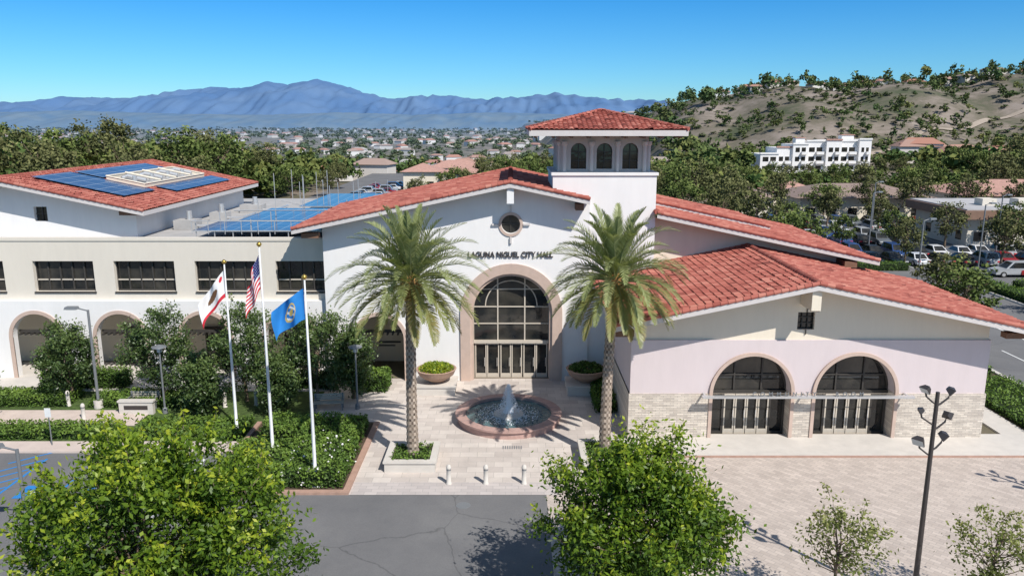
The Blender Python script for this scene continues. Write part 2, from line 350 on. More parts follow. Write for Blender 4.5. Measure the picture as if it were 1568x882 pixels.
def stripe(mb,p,q,w,z,m):
    d=(Vector(q)-Vector(p)).normalized(); n=Vector((-d.y,d.x))*w/2; p=Vector(p);q=Vector(q)
    mb.face([(p.x-n.x,p.y-n.y,z),(q.x-n.x,q.y-n.y,z),(q.x+n.x,q.y+n.y,z),(p.x+n.x,p.y+n.y,z)],m)
for k in range(7):
    x=-32+2.7*k
    if k not in(2,5): stripe(mb,(x,31.5),(x,37.6),.13,.018,0 if k<5 else 1)
for k in range(5): stripe(mb,(-25.55,33+k*1.0),(-24,34.4+k*1.0),.12,.020,0)
for k in range(5): stripe(mb,(-20.1,32+k*1.0),(-18.6,33.4+k*1.0),.12,.020,0)
for cx,cy in ((-22.4,33.9),(-27.9,34.4)):
    mb.face([(cx-.65,cy-.65,.021),(cx+.65,cy-.65,.021),(cx+.65,cy+.65,.021),(cx-.65,cy+.65,.021)],0)
    stripe(mb,(cx,cy-.3),(cx+.2,cy+.4),.12,.026,1); stripe(mb,(cx-.1,cy-.1),(cx+.4,cy-.2),.12,.027,1)
mb.build()
mb=MB('manhole_cover','gmetal'); mb.lathe((-2.2,32.6,.018),[(0.001,0),(.3,0),(.33,-.004)],20); mb.build()
mb=MB('drain_grate','gmetal')
for k in range(9): mb.box(-.5+k*.12,-.44+k*.12,41.0-2.2,41.4-2.2,.0,.03)
mb.build()

# ------------------------------------------------------------ building helpers
class Op:
    def __init__(s,kind,xl,xr,zb,zs): s.k=kind;s.xl=xl;s.xr=xr;s.zb=zb;s.zs=zs;s.c=(xl+xr)/2;s.r=(xr-xl)/2
    def lo(s,x):
        if s.k=='round': return s.zb-math.sqrt(max(0,s.r**2-(x-s.c)**2))
        return s.zb
    def hi(s,x):
        if s.k=='rect': return s.zs
        q=math.sqrt(max(0,s.r**2-(x-s.c)**2))
        return (s.zb if s.k=='round' else s.zs)+q
    def brk(s):
        if s.k=='rect': return [s.xl,s.xr]
        return [s.c-s.r*math.cos(PI*i/26) for i in range(27)]
def wall(mb,x0,x1,z0,ztop,y,ops,m=0,thick=.5,mr=None,extra=()):
    mr=m if mr is None else mr
    zt=ztop if callable(ztop) else (lambda x:ztop)
    bs=sorted(set([x0,x1]+[b for o in ops for b in o.brk()]+list(extra)))
    bs=[b for b in bs if x0-1e-6<=b<=x1+1e-6]
    for a,b in zip(bs,bs[1:]):
        if b-a<1e-6: continue
        mid=(a+b)/2; act=sorted([o for o in ops if o.xl<mid<o.xr],key=lambda o:o.lo(mid))
        ca=cb=z0
        for o in act:
            la,lb=max(z0,o.lo(a)),max(z0,o.lo(b)); ha,hb=min(zt(a),o.hi(a)),min(zt(b),o.hi(b))
            if la-ca>1e-4 or lb-cb>1e-4: mb.face([(a,y,ca),(b,y,cb),(b,y,lb),(a,y,la)],m)
            if (la+lb)/2>z0+1e-4 or o.k=='rect' and o.zb>z0: mb.face([(a,y,la),(b,y,lb),(b,y+thick,lb),(a,y+thick,la)],mr)
            if o.hi(mid)<zt(mid)-1e-4: mb.face([(a,y,ha),(b,y,hb),(b,y+thick,hb),(a,y+thick,ha)],mr)
            ca,cb=ha,hb
        if zt(a)-ca>1e-4 or zt(b)-cb>1e-4: mb.face([(a,y,ca),(b,y,cb),(b,y,zt(b)),(a,y,zt(a))],m)
    for o in ops:
        if o.k!='round':
            for x in (o.xl,o.xr):
                h=min(zt(x),o.hi(x)); l=max(z0,o.lo(x)); mb.face([(x,y,l),(x,y+thick,l),(x,y+thick,h),(x,y,h)],mr)
def archband(mb,c,ri,ro,zb,zs,yf,yb,m=0):
    pi,po=[(c-ri,zb)],[(c-ro,zb)]
    for i in range(29):
        a=PI-PI*i/28; pi.append((c+ri*math.cos(a),zs+ri*math.sin(a))); po.append((c+ro*math.cos(a),zs+ro*math.sin(a)))
    pi.append((c+ri,zb)); po.append((c+ro,zb))
    for i in range(len(pi)-1):
        a,b=pi[i],pi[i+1]; e,f=po[i],po[i+1]
        mb.face([(a[0],yf,a[1]),(b[0],yf,b[1]),(f[0],yf,f[1]),(e[0],yf,e[1])],m)
        mb.face([(e[0],yf,e[1]),(f[0],yf,f[1]),(f[0],yb,f[1]),(e[0],yb,e[1])],m)
        mb.face([(a[0],yf,a[1]),(b[0],yf,b[1]),(b[0],yb,b[1]),(a[0],yb,a[1])],m)
def archglass(mb,o,y,m):
    bs=o.brk()
    for a,b in zip(bs,bs[1:]):
        mb.face([(a,y,o.lo(a)),(b,y,o.lo(b)),(b,y,o.hi(b)),(a,y,o.hi(a))],m)
def ringarc(mb,c,r,w,zs,y,d,m,a0=0,a1=PI,n=28):
    for i in range(n):
        t0=a0+(a1-a0)*i/n; t1=a0+(a1-a0)*(i+1)/n; P=[]
        for t in (t0,t1):
            for rr in (r,r-w): P.append((c+rr*math.cos(t),zs+rr*math.sin(t)))
        A,B,C,D=P
        mb.face([(A[0],y,A[1]),(B[0],y,B[1]),(D[0],y,D[1]),(C[0],y,C[1])],m)
        mb.face([(A[0],y,A[1]),(C[0],y,C[1]),(C[0],y+d,C[1]),(A[0],y+d,A[1])],m)
        mb.face([(B[0],y,B[1]),(D[0],y,D[1]),(D[0],y+d,D[1]),(B[0],y+d,B[1])],m)
def tiles(mb,o,u,v,W,L,m,seed,inside=None,pitch=.30,course=.40):
    rg=np.random.default_rng(seed); o,u,v=map(lambda q:np.array(q,float),(o,u,v)); n=np.cross(u,v); n=n if n[2]>0 else -n
    nu=max(1,int(W/pitch)); p=W/nu; nv=max(1,int(L/course)); c=L/nv; sg=6
    U=np.arange(nu*sg+1)*p/sg; pr=.07*np.abs(np.sin(PI*U/p))**.7
    rows=[];hs=[]
    for j in range(nv): rows+= [j*c-.02,(j+1)*c-.02]; hs+=[.05,.0]
    rows=np.array(rows);hs=np.array(hs)
    jit=np.repeat(rg.normal(0,.014,(len(rows),nu+1)),sg,axis=1)[:,:nu*sg+1]
    P=o+U[None,:,None]*u+rows[:,None,None]*v+(pr[None,:]+hs[:,None]+jit)[:,:,None]*n
    nc=nu*sg+1; I,J=np.meshgrid(np.arange(nc-1),np.arange(len(rows)-1)); a=(J*nc+I).ravel()
    base=np.array([[noise.noise(Vector((i*.13,j*.16,seed))) for i in range(nu)] for j in range(nv)])
    tr=np.clip(rg.normal(.6,.17,(nv,nu))+base*.22,0,1); dk=rg.random((nv,nu))<.07; tr[dk]*=.45
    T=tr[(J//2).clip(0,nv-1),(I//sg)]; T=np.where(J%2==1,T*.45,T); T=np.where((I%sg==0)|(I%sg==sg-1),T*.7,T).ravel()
    F=np.stack([a,a+1,a+1+nc,a+nc],1)
    if inside is not None:
        uc=(I*p/sg+p/sg/2).ravel(); vc=rows[J].ravel(); k=inside(uc,vc); F=F[k];T=T[k]
    mb.quads(P.reshape(-1,3),F,T,m)
def caps(mb,p,q,r,m,step=.38,n=10):
    p=Vector(p);q=Vector(q); L=(q-p).length; k=max(1,int(L/step)); pts=[];rd=[]
    for i in range(k):
        pts+=[p.lerp(q,i/k),p.lerp(q,(i+.98)/k)]; rd+=[r*1.12,r*.88]
    tt=[random.gauss(.6,.15) for _ in range(k+1)]
    mb.tube(pts,rd,n,m,tf=lambda i,kk:tt[i//2] if i%2==0 else .2)
SL=.212
def gable(name,parent,xr,zr,xl,xR,y0,y1,seed,th=.30,do=('l','r'),fas='fascia'):
    mb=MB(name,'tile',fas,'soffit'); k=1/math.sqrt(1+SL*SL)
    for sd in do:
        xe=xl if sd=='l' else xR; ze=zr-SL*abs(xe-xr); s=1 if xe<xr else -1
        if abs(xe-xr)<.1: continue
        A=(xe,ze);B=(xr,zr)
        for y in (y0,y1): mb.face([(A[0],y,A[1]-th),(B[0],y,B[1]-th),(B[0],y,B[1]),(A[0],y,A[1])],1)
        mb.face([(A[0],y0,A[1]-th),(A[0],y1,A[1]-th),(A[0],y1,A[1]),(A[0],y0,A[1])],1)
        mb.face([(A[0],y0,A[1]-th),(A[0],y1,A[1]-th),(B[0],y1,B[1]-th),(B[0],y0,B[1]-th)],2)
        mb.face([(A[0],y0,A[1]),(A[0],y1,A[1]),(B[0],y1,B[1]),(B[0],y0,B[1])],2)
        L=abs(xe-xr)/k
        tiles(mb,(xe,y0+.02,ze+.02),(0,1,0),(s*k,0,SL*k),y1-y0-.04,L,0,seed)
        caps(mb,(xe,y0+.02,ze+.07),(xr,y0+.02,zr+.07),.11,0)
        caps(mb,(xe,y1,ze+.07),(xr,y1,zr+.07),.11,0)
    caps(mb,(xr,y0,zr+.08),(xr,y1,zr+.08),.15,0)
    return mb.build(parent)

hall=empty('city_hall_building',(0,50,0))
XR=-.1; ZR=13.25; zt=lambda x:ZR-.30-SL*abs(x-XR)
ent=Op('arch',-2.75,2.65,0,4.6); rnd=Op('round',-.68,.52,10.5,0); arcA=Op('arch',-10.35,-7.15,0,2.85)
mb=MB('main_hall_walls','white','trim','soffit')
wall(mb,-12.2,5.0,0,zt,50,[ent,rnd,arcA],0,.9,0,extra=(XR,))
mb.face([(-12.2,50,0),(-12.2,63,0),(-12.2,63,zt(-12.2)),(-12.2,50,zt(-12.2))])
mb.face([(5,50,0),(5,50.15,0),(5,50.15,zt(5)),(5,50,zt(5))])
mb.face([(-12.2,62.5,0),(8,62.5,0),(8,62.5,zt(8)),(XR,62.5,zt(XR)),(-12.2,62.5,zt(-12.2))])
mb.box(XR-.22,XR+.22,48.75,49.98,11.95,12.93,0)
mb.box(-13.3,-12.22,49.0,49.5,9.75,10.08,2); mb.box(4.0,4.5,49,49.98,11.5,11.9,2)
mb.build(hall)
mb=MB('entrance_surround','trim'); archband(mb,-.05,2.70,3.35,0,4.6,49.86,50.0); 
archband(mb,-.05,2.52,2.71,0,4.6,50.05,50.9)
mb.build(hall)
mb=MB('entrance_glazing','glass','frame','doorf','conc')
archglass(mb,ent,50.85,0); c=-.05
for x in (-.95,.85):
    mb.box(x-.045,x+.045,50.75,50.84,2.6,ent.hi(x)-.05,2)
for z in (3.75,4.9,6.1):
    w=ent.r-.05 if z<4.6 else math.sqrt(ent.r**2-(z-4.6)**2)-.05
    mb.box(c-w,c+w,50.76,50.83,z-.035,z+.035,2)
ringarc(mb,c,2.62,.12,4.6,50.74,.1,2); ringarc(mb,c,1.75,.07,4.95,50.77,.06,2)
for x in (-2.6,2.5): mb.box(x-.06,x+.06,50.74,50.84,0,4.6,2)
mb.box(-2.7,2.6,50.6,50.84,2.42,2.6,2)
def doors(mb,xs,y,h,m=2,w=.07,bot=.28):
    for a,b_ in zip(xs,xs[1:]):
        mb.box(a+.02,a+.02+w,y-.06,y,0,h,m); mb.box(b_-.02-w,b_-.02,y-.06,y,0,h,m)
        mb.box(a+.02+w,b_-.02-w,y-.055,y,0,bot,m); mb.box(a+.02+w,b_-.02-w,y-.055,y,h-.1,h,m)
        mb.box((a+b_)/2+ (b_-a)*.30,(a+b_)/2+(b_-a)*.30+.03,y-.12,y-.08,.8,1.4,3)
doors(mb,[-2.5,-1.7,-.85],50.80,2.4); doors(mb,[.75,1.6,2.4],50.80,2.4); doors(mb,[-.8,-.05,.7],50.80,2.4)
mb.build(hall)
mb=MB('round_window','glass','trim','frame','fascia'); archglass(mb,rnd,50.35,0); 
ringarc(mb,-.08,.78,.17,10.5,49.93,.3,1,0,2*PI,36)
mb.box(-.11,-.05,50.28,50.34,9.92,11.08,2); mb.box(-.66,.5,50.29,50.33,10.47,10.53,2)
for dx,dz in ((1,0),(-1,0),(0,1),(0,-1)):
    a,b_=.80,1.22
    if dx: x0,x1=sorted((-.08+dx*a,-.08+dx*b_)); mb.box(x0,x1,49.86,49.99,10.44,10.56,3)
    else: z0,z1=sorted((10.5+dz*a,10.5+dz*b_)); mb.box(-.14,-.02,49.86,49.99,z0,z1,3)
mb.build(hall)
def text(body,size,loc,parent,mt,name,sx=1,ext=.04,sp=1):
    cu=bpy.data.curves.new(name,'FONT'); cu.body=body; cu.size=size; cu.extrude=ext; cu.align_x='CENTER'; cu.offset=.006; cu.space_character=sp
    cu.materials.append(M[mt]); o=bpy.data.objects.new(name,cu); o.location=loc; o.rotation_euler=(PI/2,0,0); o.scale=(sx,1,1); scene.collection.objects.link(o)
    o.parent=parent; o.matrix_parent_inverse=Matrix.Translation(-parent.location); return o
text('LAGUNA NIGUEL CITY HALL',.52,(-.1,49.93,8.38),hall,'bmetal','sign_letters',.82)
gable('main_hall_roof',hall,XR,ZR,-13.8,4.85,48.6,63,1)
# ---- tower
mb=MB('tower_walls','white','fascia')
mb.box(2.6,9.2,50.15,56.75,0,13.6,0); mb.box(2.5,9.3,50.05,56.85,13.6,13.78,0)
mb.build(hall)
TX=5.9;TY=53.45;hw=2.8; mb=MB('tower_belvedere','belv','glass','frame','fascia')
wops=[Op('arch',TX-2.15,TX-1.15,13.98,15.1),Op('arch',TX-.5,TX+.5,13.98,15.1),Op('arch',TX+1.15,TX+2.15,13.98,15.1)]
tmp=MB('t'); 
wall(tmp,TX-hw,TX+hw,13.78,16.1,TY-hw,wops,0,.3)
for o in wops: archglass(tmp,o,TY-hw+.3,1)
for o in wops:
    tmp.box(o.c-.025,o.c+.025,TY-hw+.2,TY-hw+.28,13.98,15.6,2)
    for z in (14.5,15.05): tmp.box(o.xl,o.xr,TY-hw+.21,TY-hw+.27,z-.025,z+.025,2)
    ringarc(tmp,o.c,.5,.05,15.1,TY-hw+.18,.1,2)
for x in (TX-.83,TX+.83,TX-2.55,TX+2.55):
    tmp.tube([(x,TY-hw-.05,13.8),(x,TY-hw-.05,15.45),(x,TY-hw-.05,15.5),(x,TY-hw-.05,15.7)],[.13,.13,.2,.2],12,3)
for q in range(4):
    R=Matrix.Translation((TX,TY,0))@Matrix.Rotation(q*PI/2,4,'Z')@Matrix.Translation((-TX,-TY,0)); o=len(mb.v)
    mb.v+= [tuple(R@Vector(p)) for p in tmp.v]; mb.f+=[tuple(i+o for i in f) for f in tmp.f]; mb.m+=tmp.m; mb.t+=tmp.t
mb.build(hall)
mb=MB('tower_roof','tile','fascia','soffit'); E=4.85; ZE=16.42; ZA=17.62
mb.box(TX-E,TX+E,TY-E,TY+E,16.08,ZE,1,skip='b'); mb.face([(TX-E,TY-E,16.08),(TX+E,TY-E,16.08),(TX+E,TY+E,16.08),(TX-E,TY+E,16.08)],2)
LL=math.hypot(E,ZA-ZE)
for q in range(4):
    ca,sa=round(math.cos(q*PI/2)),round(math.sin(q*PI/2)); rot=lambda p:(p[0]*ca-p[1]*sa,p[0]*sa+p[1]*ca)
    c0=rot((-E,-E)); u=rot((1,0)); v=rot((0,1))
    c1=rot((E,-E)); mb.face([(TX+c0[0],TY+c0[1],ZE+.01),(TX+c1[0],TY+c1[1],ZE+.01),(TX,TY,ZA)],0,.3)
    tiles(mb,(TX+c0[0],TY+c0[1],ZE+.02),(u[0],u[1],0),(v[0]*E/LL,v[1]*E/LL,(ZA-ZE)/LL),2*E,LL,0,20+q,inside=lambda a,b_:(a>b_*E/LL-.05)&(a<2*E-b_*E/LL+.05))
    caps(mb,(TX+c0[0],TY+c0[1],ZE+.08),(TX,TY,ZA+.08),.12,0)
for i in range(9):
    x=TX-E+.4+i*(2*E-.8)/8
    mb.box(x-.06,x+.06,TY-E+.1,TY-hw-.02,15.95,16.08,2)
mb.build(hall)
# ---- left wing
mb=MB('left_wing_walls','white','beige','deck','trim','cream','glass','frame')
AC=(-37.3,-31.7,-26.1,-20.45,-14.8)
arcs=[Op('arch',c_-1.62,c_+1.62,0,2.85) for c_ in AC]
wall(mb,-46,-12.2,0,5.35,50.5,arcs,0,.5)
mb.face([(-46,50.5,5.35),(-12.2,50.5,5.35),(-12.2,50.9,5.35),(-46,50.9,5.35)],0)
wins=[Op('rect',a,a+4.0,5.9,7.95) for a in (-37.6,-31.65,-26.3,-20.95,-15.6)]
wall(mb,-46,-12.2,5.35,9.3,50.9,wins,1,.45)
mb.box(-46,-12.2,50.84,51.3,9.3,9.5,1)
mb.face([(-46,51.3,9.05),(-12.2,51.3,9.05),(-12.2,82,9.05),(-46,82,9.05)],2); mb.face([(-46,51.29,9.05),(-12.2,51.29,9.05),(-12.2,51.29,9.4),(-46,51.29,9.4)],1)
mb.face([(-46,50.5,0),(-46,82,0),(-46,82,9.4),(-46,50.5,9.4)],1)
mb.face([(-46,54.4,0),(-6,54.4,0),(-6,54.4,5.1),(-46,54.4,5.1)],4)
mb.face([(-46,50.6,5.1),(-6,50.6,5.1),(-6,54.4,5.1),(-46,54.4,5.1)],4)
mb.face([(-6,51,0),(-6,54.4,0),(-6,54.4,5.1),(-6,51,5.1)],4)
for c_ in AC:
    mb.box(c_-1.5,c_+1.5,54.3,54.38,.2,2.5,5)
    for x in (-1.5,-.75,0,.75,1.45): mb.box(c_+x-.03,c_+x+.05,54.22,54.3,0,2.55,6)
    mb.box(c_-1.55,c_+1.55,54.21,54.29,2.5,2.62,6)
    mb.box(c_-1.6,c_+1.6,51.2,51.3,3.0,3.2,6)
    for i in range(9): mb.box(c_-1.5+i*.37,c_-1.4+i*.37,50.95,51.9,2.88,3.0,6)
mb.box(-10.3,-7.2,51.2,51.3,3.0,3.2,6)
for i in range(9): mb.box(-10.2+i*.35,-10.1+i*.35,50.95,51.9,2.88,3.0,6)
mb.box(-9.6,-8.0,54.3,54.38,1.4,1.5,6); mb.box(-9.6,-8.4,54.3,54.38,1.15,1.22,6)
mb.build(hall)
mb=MB('arcade_arch_trim','trim')
for c_ in AC: archband(mb,c_,1.62,1.86,0,2.85,50.44,50.55)
archband(mb,-8.75,1.6,1.84,0,2.85,49.94,50.05)
mb.build(hall)
mb=MB('left_wing_windows','glass','frame','doorf')
for w in wins:
    mb.face([(w.xl,51.32,w.zb),(w.xr,51.32,w.zb),(w.xr,51.32,w.zs),(w.xl,51.32,w.zs)],0)
    for i in range(6):
        x=w.xl+i*4.0/5; mb.box(x-.05,x+.05,51.22,51.31,w.zb,w.zs,1)
    for z in (w.zb+.06,w.zb+.75,w.zs-.06): mb.box(w.xl,w.xr,51.23,51.30,z-.045,z+.045,1 if z!=w.zb+.75 else 2)
    mb.box(w.xl-.05,w.xr+.05,50.82,50.95,w.zb-.1,w.zb,1)
mb.build(hall)
mb=MB('rooftop_equipment','alu','deck','gmetal','beige')
for x,y,s in ((-24.2,58,1.0),(-23.6,63,.8),(-22.8,69,1.2)):
    mb.box(x-s,x+s*.6,y,y+1.4,9.06,9.75,1); mb.tube([(x,y+.6,9.7),(x,y+.6,10.4)],.2,10,0)
    mb.tube([(x+s*.6,y+.5,9.3),(x+s*.6+1.2,y+.5,9.3),(x+s*.6+1.2,y+4,9.3)],.08,6,0)
for i in range(16):
    x=-21.5+i*.62+random.uniform(-.2,.2); y=72+random.uniform(-4,6); mb.tube([(x,y,9.06),(x,y,12.0+random.uniform(-.8,.6))],.03,5,0)
mb.build(hall)
mb=MB('solar_canopy','solar','alu')
def panel_field(x0,x1,y0,y1,z,tilt=0):
    mb.face([(x0,y0,z),(x1,y0,z+tilt),(x1,y1,z+tilt),(x0,y1,z)],0)
    mb.face([(x0,y0,z-.08),(x1,y0,z+tilt-.08),(x1,y0,z+tilt-.002),(x0,y0,z-.002)],1)
panel_field(-21.6,-12.6,52.6,57.4,9.75); panel_field(-20.4,-12.6,58.2,66.5,9.75); panel_field(-18.5,-12.6,68,80,9.75)
for i in range(8):
    x=-21.4+i*1.25
    for y in (52.7,57.2,58.4,66): mb.tube([(x,y,9.06),(x,y,9.73 if i%3 else 10.5)],.04,5,1)
mb.tube([(-21.6,52.5,10.4),(-12.6,52.5,10.4)],.035,5,1); mb.tube([(-20.6,58,10.5),(-12.6,58,10.5)],.035,5,1)
for i in range(9): mb.tube([(-21.6+i*1.12,52.5,9.5),(-21.6+i*1.12,52.5,10.4)],.025,5,1)
mb.build(hall)
XU=-34.8; ZU=13.15; zu=lambda x:ZU-.3-SL*abs(x-XU)
mb=MB('upper_left_walls','white','soffit','glass','frame')
wl=Op('rect',-33.0,-32.1,10.2,11.2)
wall(mb,-46,-26.0,9.06,zu,54,[wl],0,.3,extra=(XU,)); mb.face([(wl.xl,54.3,10.2),(wl.xr,54.3,10.2),(wl.xr,54.3,11.2),(wl.xl,54.3,11.2)],2)
mb.box(-32.58,-32.52,54.2,54.28,10.2,11.2,3); mb.box(-33,-32.1,54.21,54.27,10.67,10.73,3)
mb.face([(-26,54,9.06),(-26,76,9.06),(-26,76,zu(-26)),(-26,54,zu(-26))],0)
for i in range(8): mb.box(-26,-25.0,54.3+i*3,54.6+i*3,zu(-26)-.15,zu(-26)+.06,1)
mb.box(-26.6,-25.2,52.9,53.98,zu(-26)-.25,zu(-26)+.05,1)
mb.build(hall)
gable('upper_left_roof',hall,XU,ZU,-46.5,-24.8,52.6,77,5)
mb=MB('roof_solar_array','solar','cream','alu','deck')
zz=lambda x:ZU-SL*abs(x-XU)
def rq(x0,x1,y0,y1,h,m): mb.face([(x0,y0,zz(x0)+h),(x1,y0,zz(x1)+h),(x1,y1,zz(x1)+h),(x0,y1,zz(x0)+h)],m)
rq(-33.8,-27.4,55.5,60.5,.24,0); rq(-33.8,-31.6,61,73,.24,0); rq(-28.2,-26.4,62,74,.24,0)
rq(-31.3,-28.5,61,73,.17,3)
def skirt(x0,x1,y0,y1,h):
    for (a,b_),(c_,d) in (((x0,y0),(x1,y0)),((x1,y0),(x1,y1)),((x1,y1),(x0,y1)),((x0,y1),(x0,y0))):
        mb.face([(a,b_,zz(a)+.1),(c_,d,zz(c_)+.1),(c_,d,zz(c_)+h),(a,b_,zz(a)+h)],1)
        mb.tube([(a,b_,zz(a)+h),(c_,d,zz(c_)+h)],.06,5,1)
skirt(-31.35,-28.45,61,73,.42)
for y in (64,67,70): mb.tube([(-31.3,y,zz(-31.3)+.5),(-28.5,y,zz(-28.5)+.5)],.09,6,1)
for y in (62.5,65.5,68.5,71.5):
    mb.tube([(-30.9,y,zz(-30.9)+.25),(-30.6,y+.4,zz(-30.6)+.45),(-29.2,y+.5,zz(-29.2)+.4)],.16,8,2); mb.tube([(-29.6,y-.6,zz(-29.6)+.15),(-29.6,y-.6,zz(-29.6)+.7)],.18,10,2)
mb.build(hall)
# ---- back right wing
mb=MB('rear_right_walls','cream','soffit','beige')
zb=lambda x:11.26-.3-SL*(x-9.2)
mb.face([(9.2,51,0),(22.4,51,0),(22.4,51,zb(22.4)),(9.2,51,zb(9.2))],0)
mb.face([(22.4,51,0),(22.4,65,0),(22.4,65,zb(22.4)),(22.4,51,zb(22.4))],0)
mb.box(21.4,22.2,49.6,50.98,zb(22)-.5,zb(22)-.08,1)
mb.face([(6.0,65,0),(22.4,65,0),(22.4,65,zb(22.4)),(6.0,65,zb(6))],2)
mb.build(hall)
gable('rear_right_roof',hall,9.2,11.26,0,23.6,49.5,65.5,8,do=('r',))
gable('rear_right_upper_roof',hall,9.2,11.55,0,18.4,55.5,63.5,9,th=.28,do=('r',))
# ---- front right wing (community room)
XC=15.45; ZC=8.95; zc=lambda x:ZC-.3-SL*abs(x-XC)
a1=Op('arch',10.8,15.05,2.62,2.62); a2=Op('arch',16.35,20.65,2.62,2.62)
s1=Op('rect',10.8,15.05,0,9); s2=Op('rect',16.35,20.65,0,9); sw=Op('rect',15.15,16.05,6.15,7.1)
mb=MB('community_room_walls','cream','lav','ledger','white','soffit')
wall(mb,6.46,25.4,5.6,zc,40.28,[sw],0,.3,extra=(XC,))
mb.face([(6.46,40.18,5.6),(25.4,40.18,5.6),(25.4,40.28,5.6),(6.46,40.28,5.6)],1)
wall(mb,6.36,25.5,2.62,5.6,40.18,[a1,a2],1,.9)
wall(mb,6.3,25.56,0,2.62,40.12,[s1,s2],2,.96)
mb.face([(6.3,40.12,2.62),(25.56,40.12,2.62),(25.56,40.18,2.62),(6.3,40.18,2.62)],2)
for x,s in ((6.36,-1),(25.5,1)):
    mb.face([(x+s*.06,40.12,0),(x+s*.06,51,0),(x+s*.06,51,2.62),(x+s*.06,40.12,2.62)],2)
    mb.face([(x,40.18,2.6),(x,51,2.6),(x,51,5.6),(x,40.18,5.6)],1)
    mb.face([(x-s*.1,40.28,5.6),(x-s*.1,51,5.6),(x-s*.1,51,zc(x)),(x-s*.1,40.28,zc(x))],0)
mb.box(XC-.24,XC+.24,38.7,40.26,7.55,8.62,0); mb.box(XC-.2,XC+.2,38.75,38.9,7.5,7.56,4)
mb.box(5.3,6.3,39.0,39.5,6.1,6.42,4); mb.box(25.5,26.6,39,39.5,6.0,6.3,4)
mb.build(hall)
mb=MB('community_room_arch_trim','trim')
for o in (a1,a2): archband(mb,o.c,o.r-.01,o.r+.17,.0,2.62,40.06,40.2)
mb.build(hall)
mb=MB('community_room_glazing','glass','frame','doorf','alu')
for o in (a1,a2):
    archglass(mb,Op('arch',o.xl,o.xr,0,2.62),41.05,0)
    for dx in (-.75,.75): mb.box(o.c+dx-.04,o.c+dx+.04,40.95,41.04,2.5,2.62+math.sqrt(o.r**2-dx*dx)-.05,1)
    for dx in (-2.05,-1.3,1.3,2.05): mb.box(o.c+dx-.05,o.c+dx+.05,40.95,41.04,0,2.55,1)
    mb.box(o.xl,o.xr,40.9,41.04,2.38,2.55,1); mb.box(o.xl+.1,o.xr-.1,40.96,41.03,3.4,3.48,1); mb.box(o.xl,o.xr,40.96,41.03,0,.15,1)
    ringarc(mb,o.c,o.r,.1,2.62,40.94,.1,1)
    doors(mb,[o.c-1.25,o.c-.63,o.c],41.0,2.35); doors(mb,[o.c,o.c+.63,o.c+1.25],41.0,2.35)
mb.face([(sw.xl,40.56,sw.zb),(sw.xr,40.56,sw.zb),(sw.xr,40.56,sw.zs),(sw.xl,40.56,sw.zs)],0)
for k in range(4):
    x=sw.xl+k*.3; mb.box(x-.025,x+.025,40.46,40.55,sw.zb,sw.zs,1)
    z=sw.zb+k*.316; mb.box(sw.xl,sw.xr,40.47,40.54,z-.025,z+.025,1)
for a,b_,c_,d in ((15.58,15.62,7.1,7.3),(15.58,15.62,5.9,6.15)): mb.box(a,b_,40.2,40.26,c_,d,1)
mb.box(10.1,21.35,39.35,39.62,2.62,2.72,3); 
for x in (10.3,15.7,21.1): mb.box(x-.05,x+.05,39.6,40.1,2.64,2.70,3)
mb.build(hall)
text('COMMUNITY   ROOM',.30,(15.7,39.45,2.74),hall,'gmetal','canopy_letters',1.0,.02,2.3)
gable('community_room_roof',hall,XC,ZC,5.2,27.2,38.5,50.95,12)

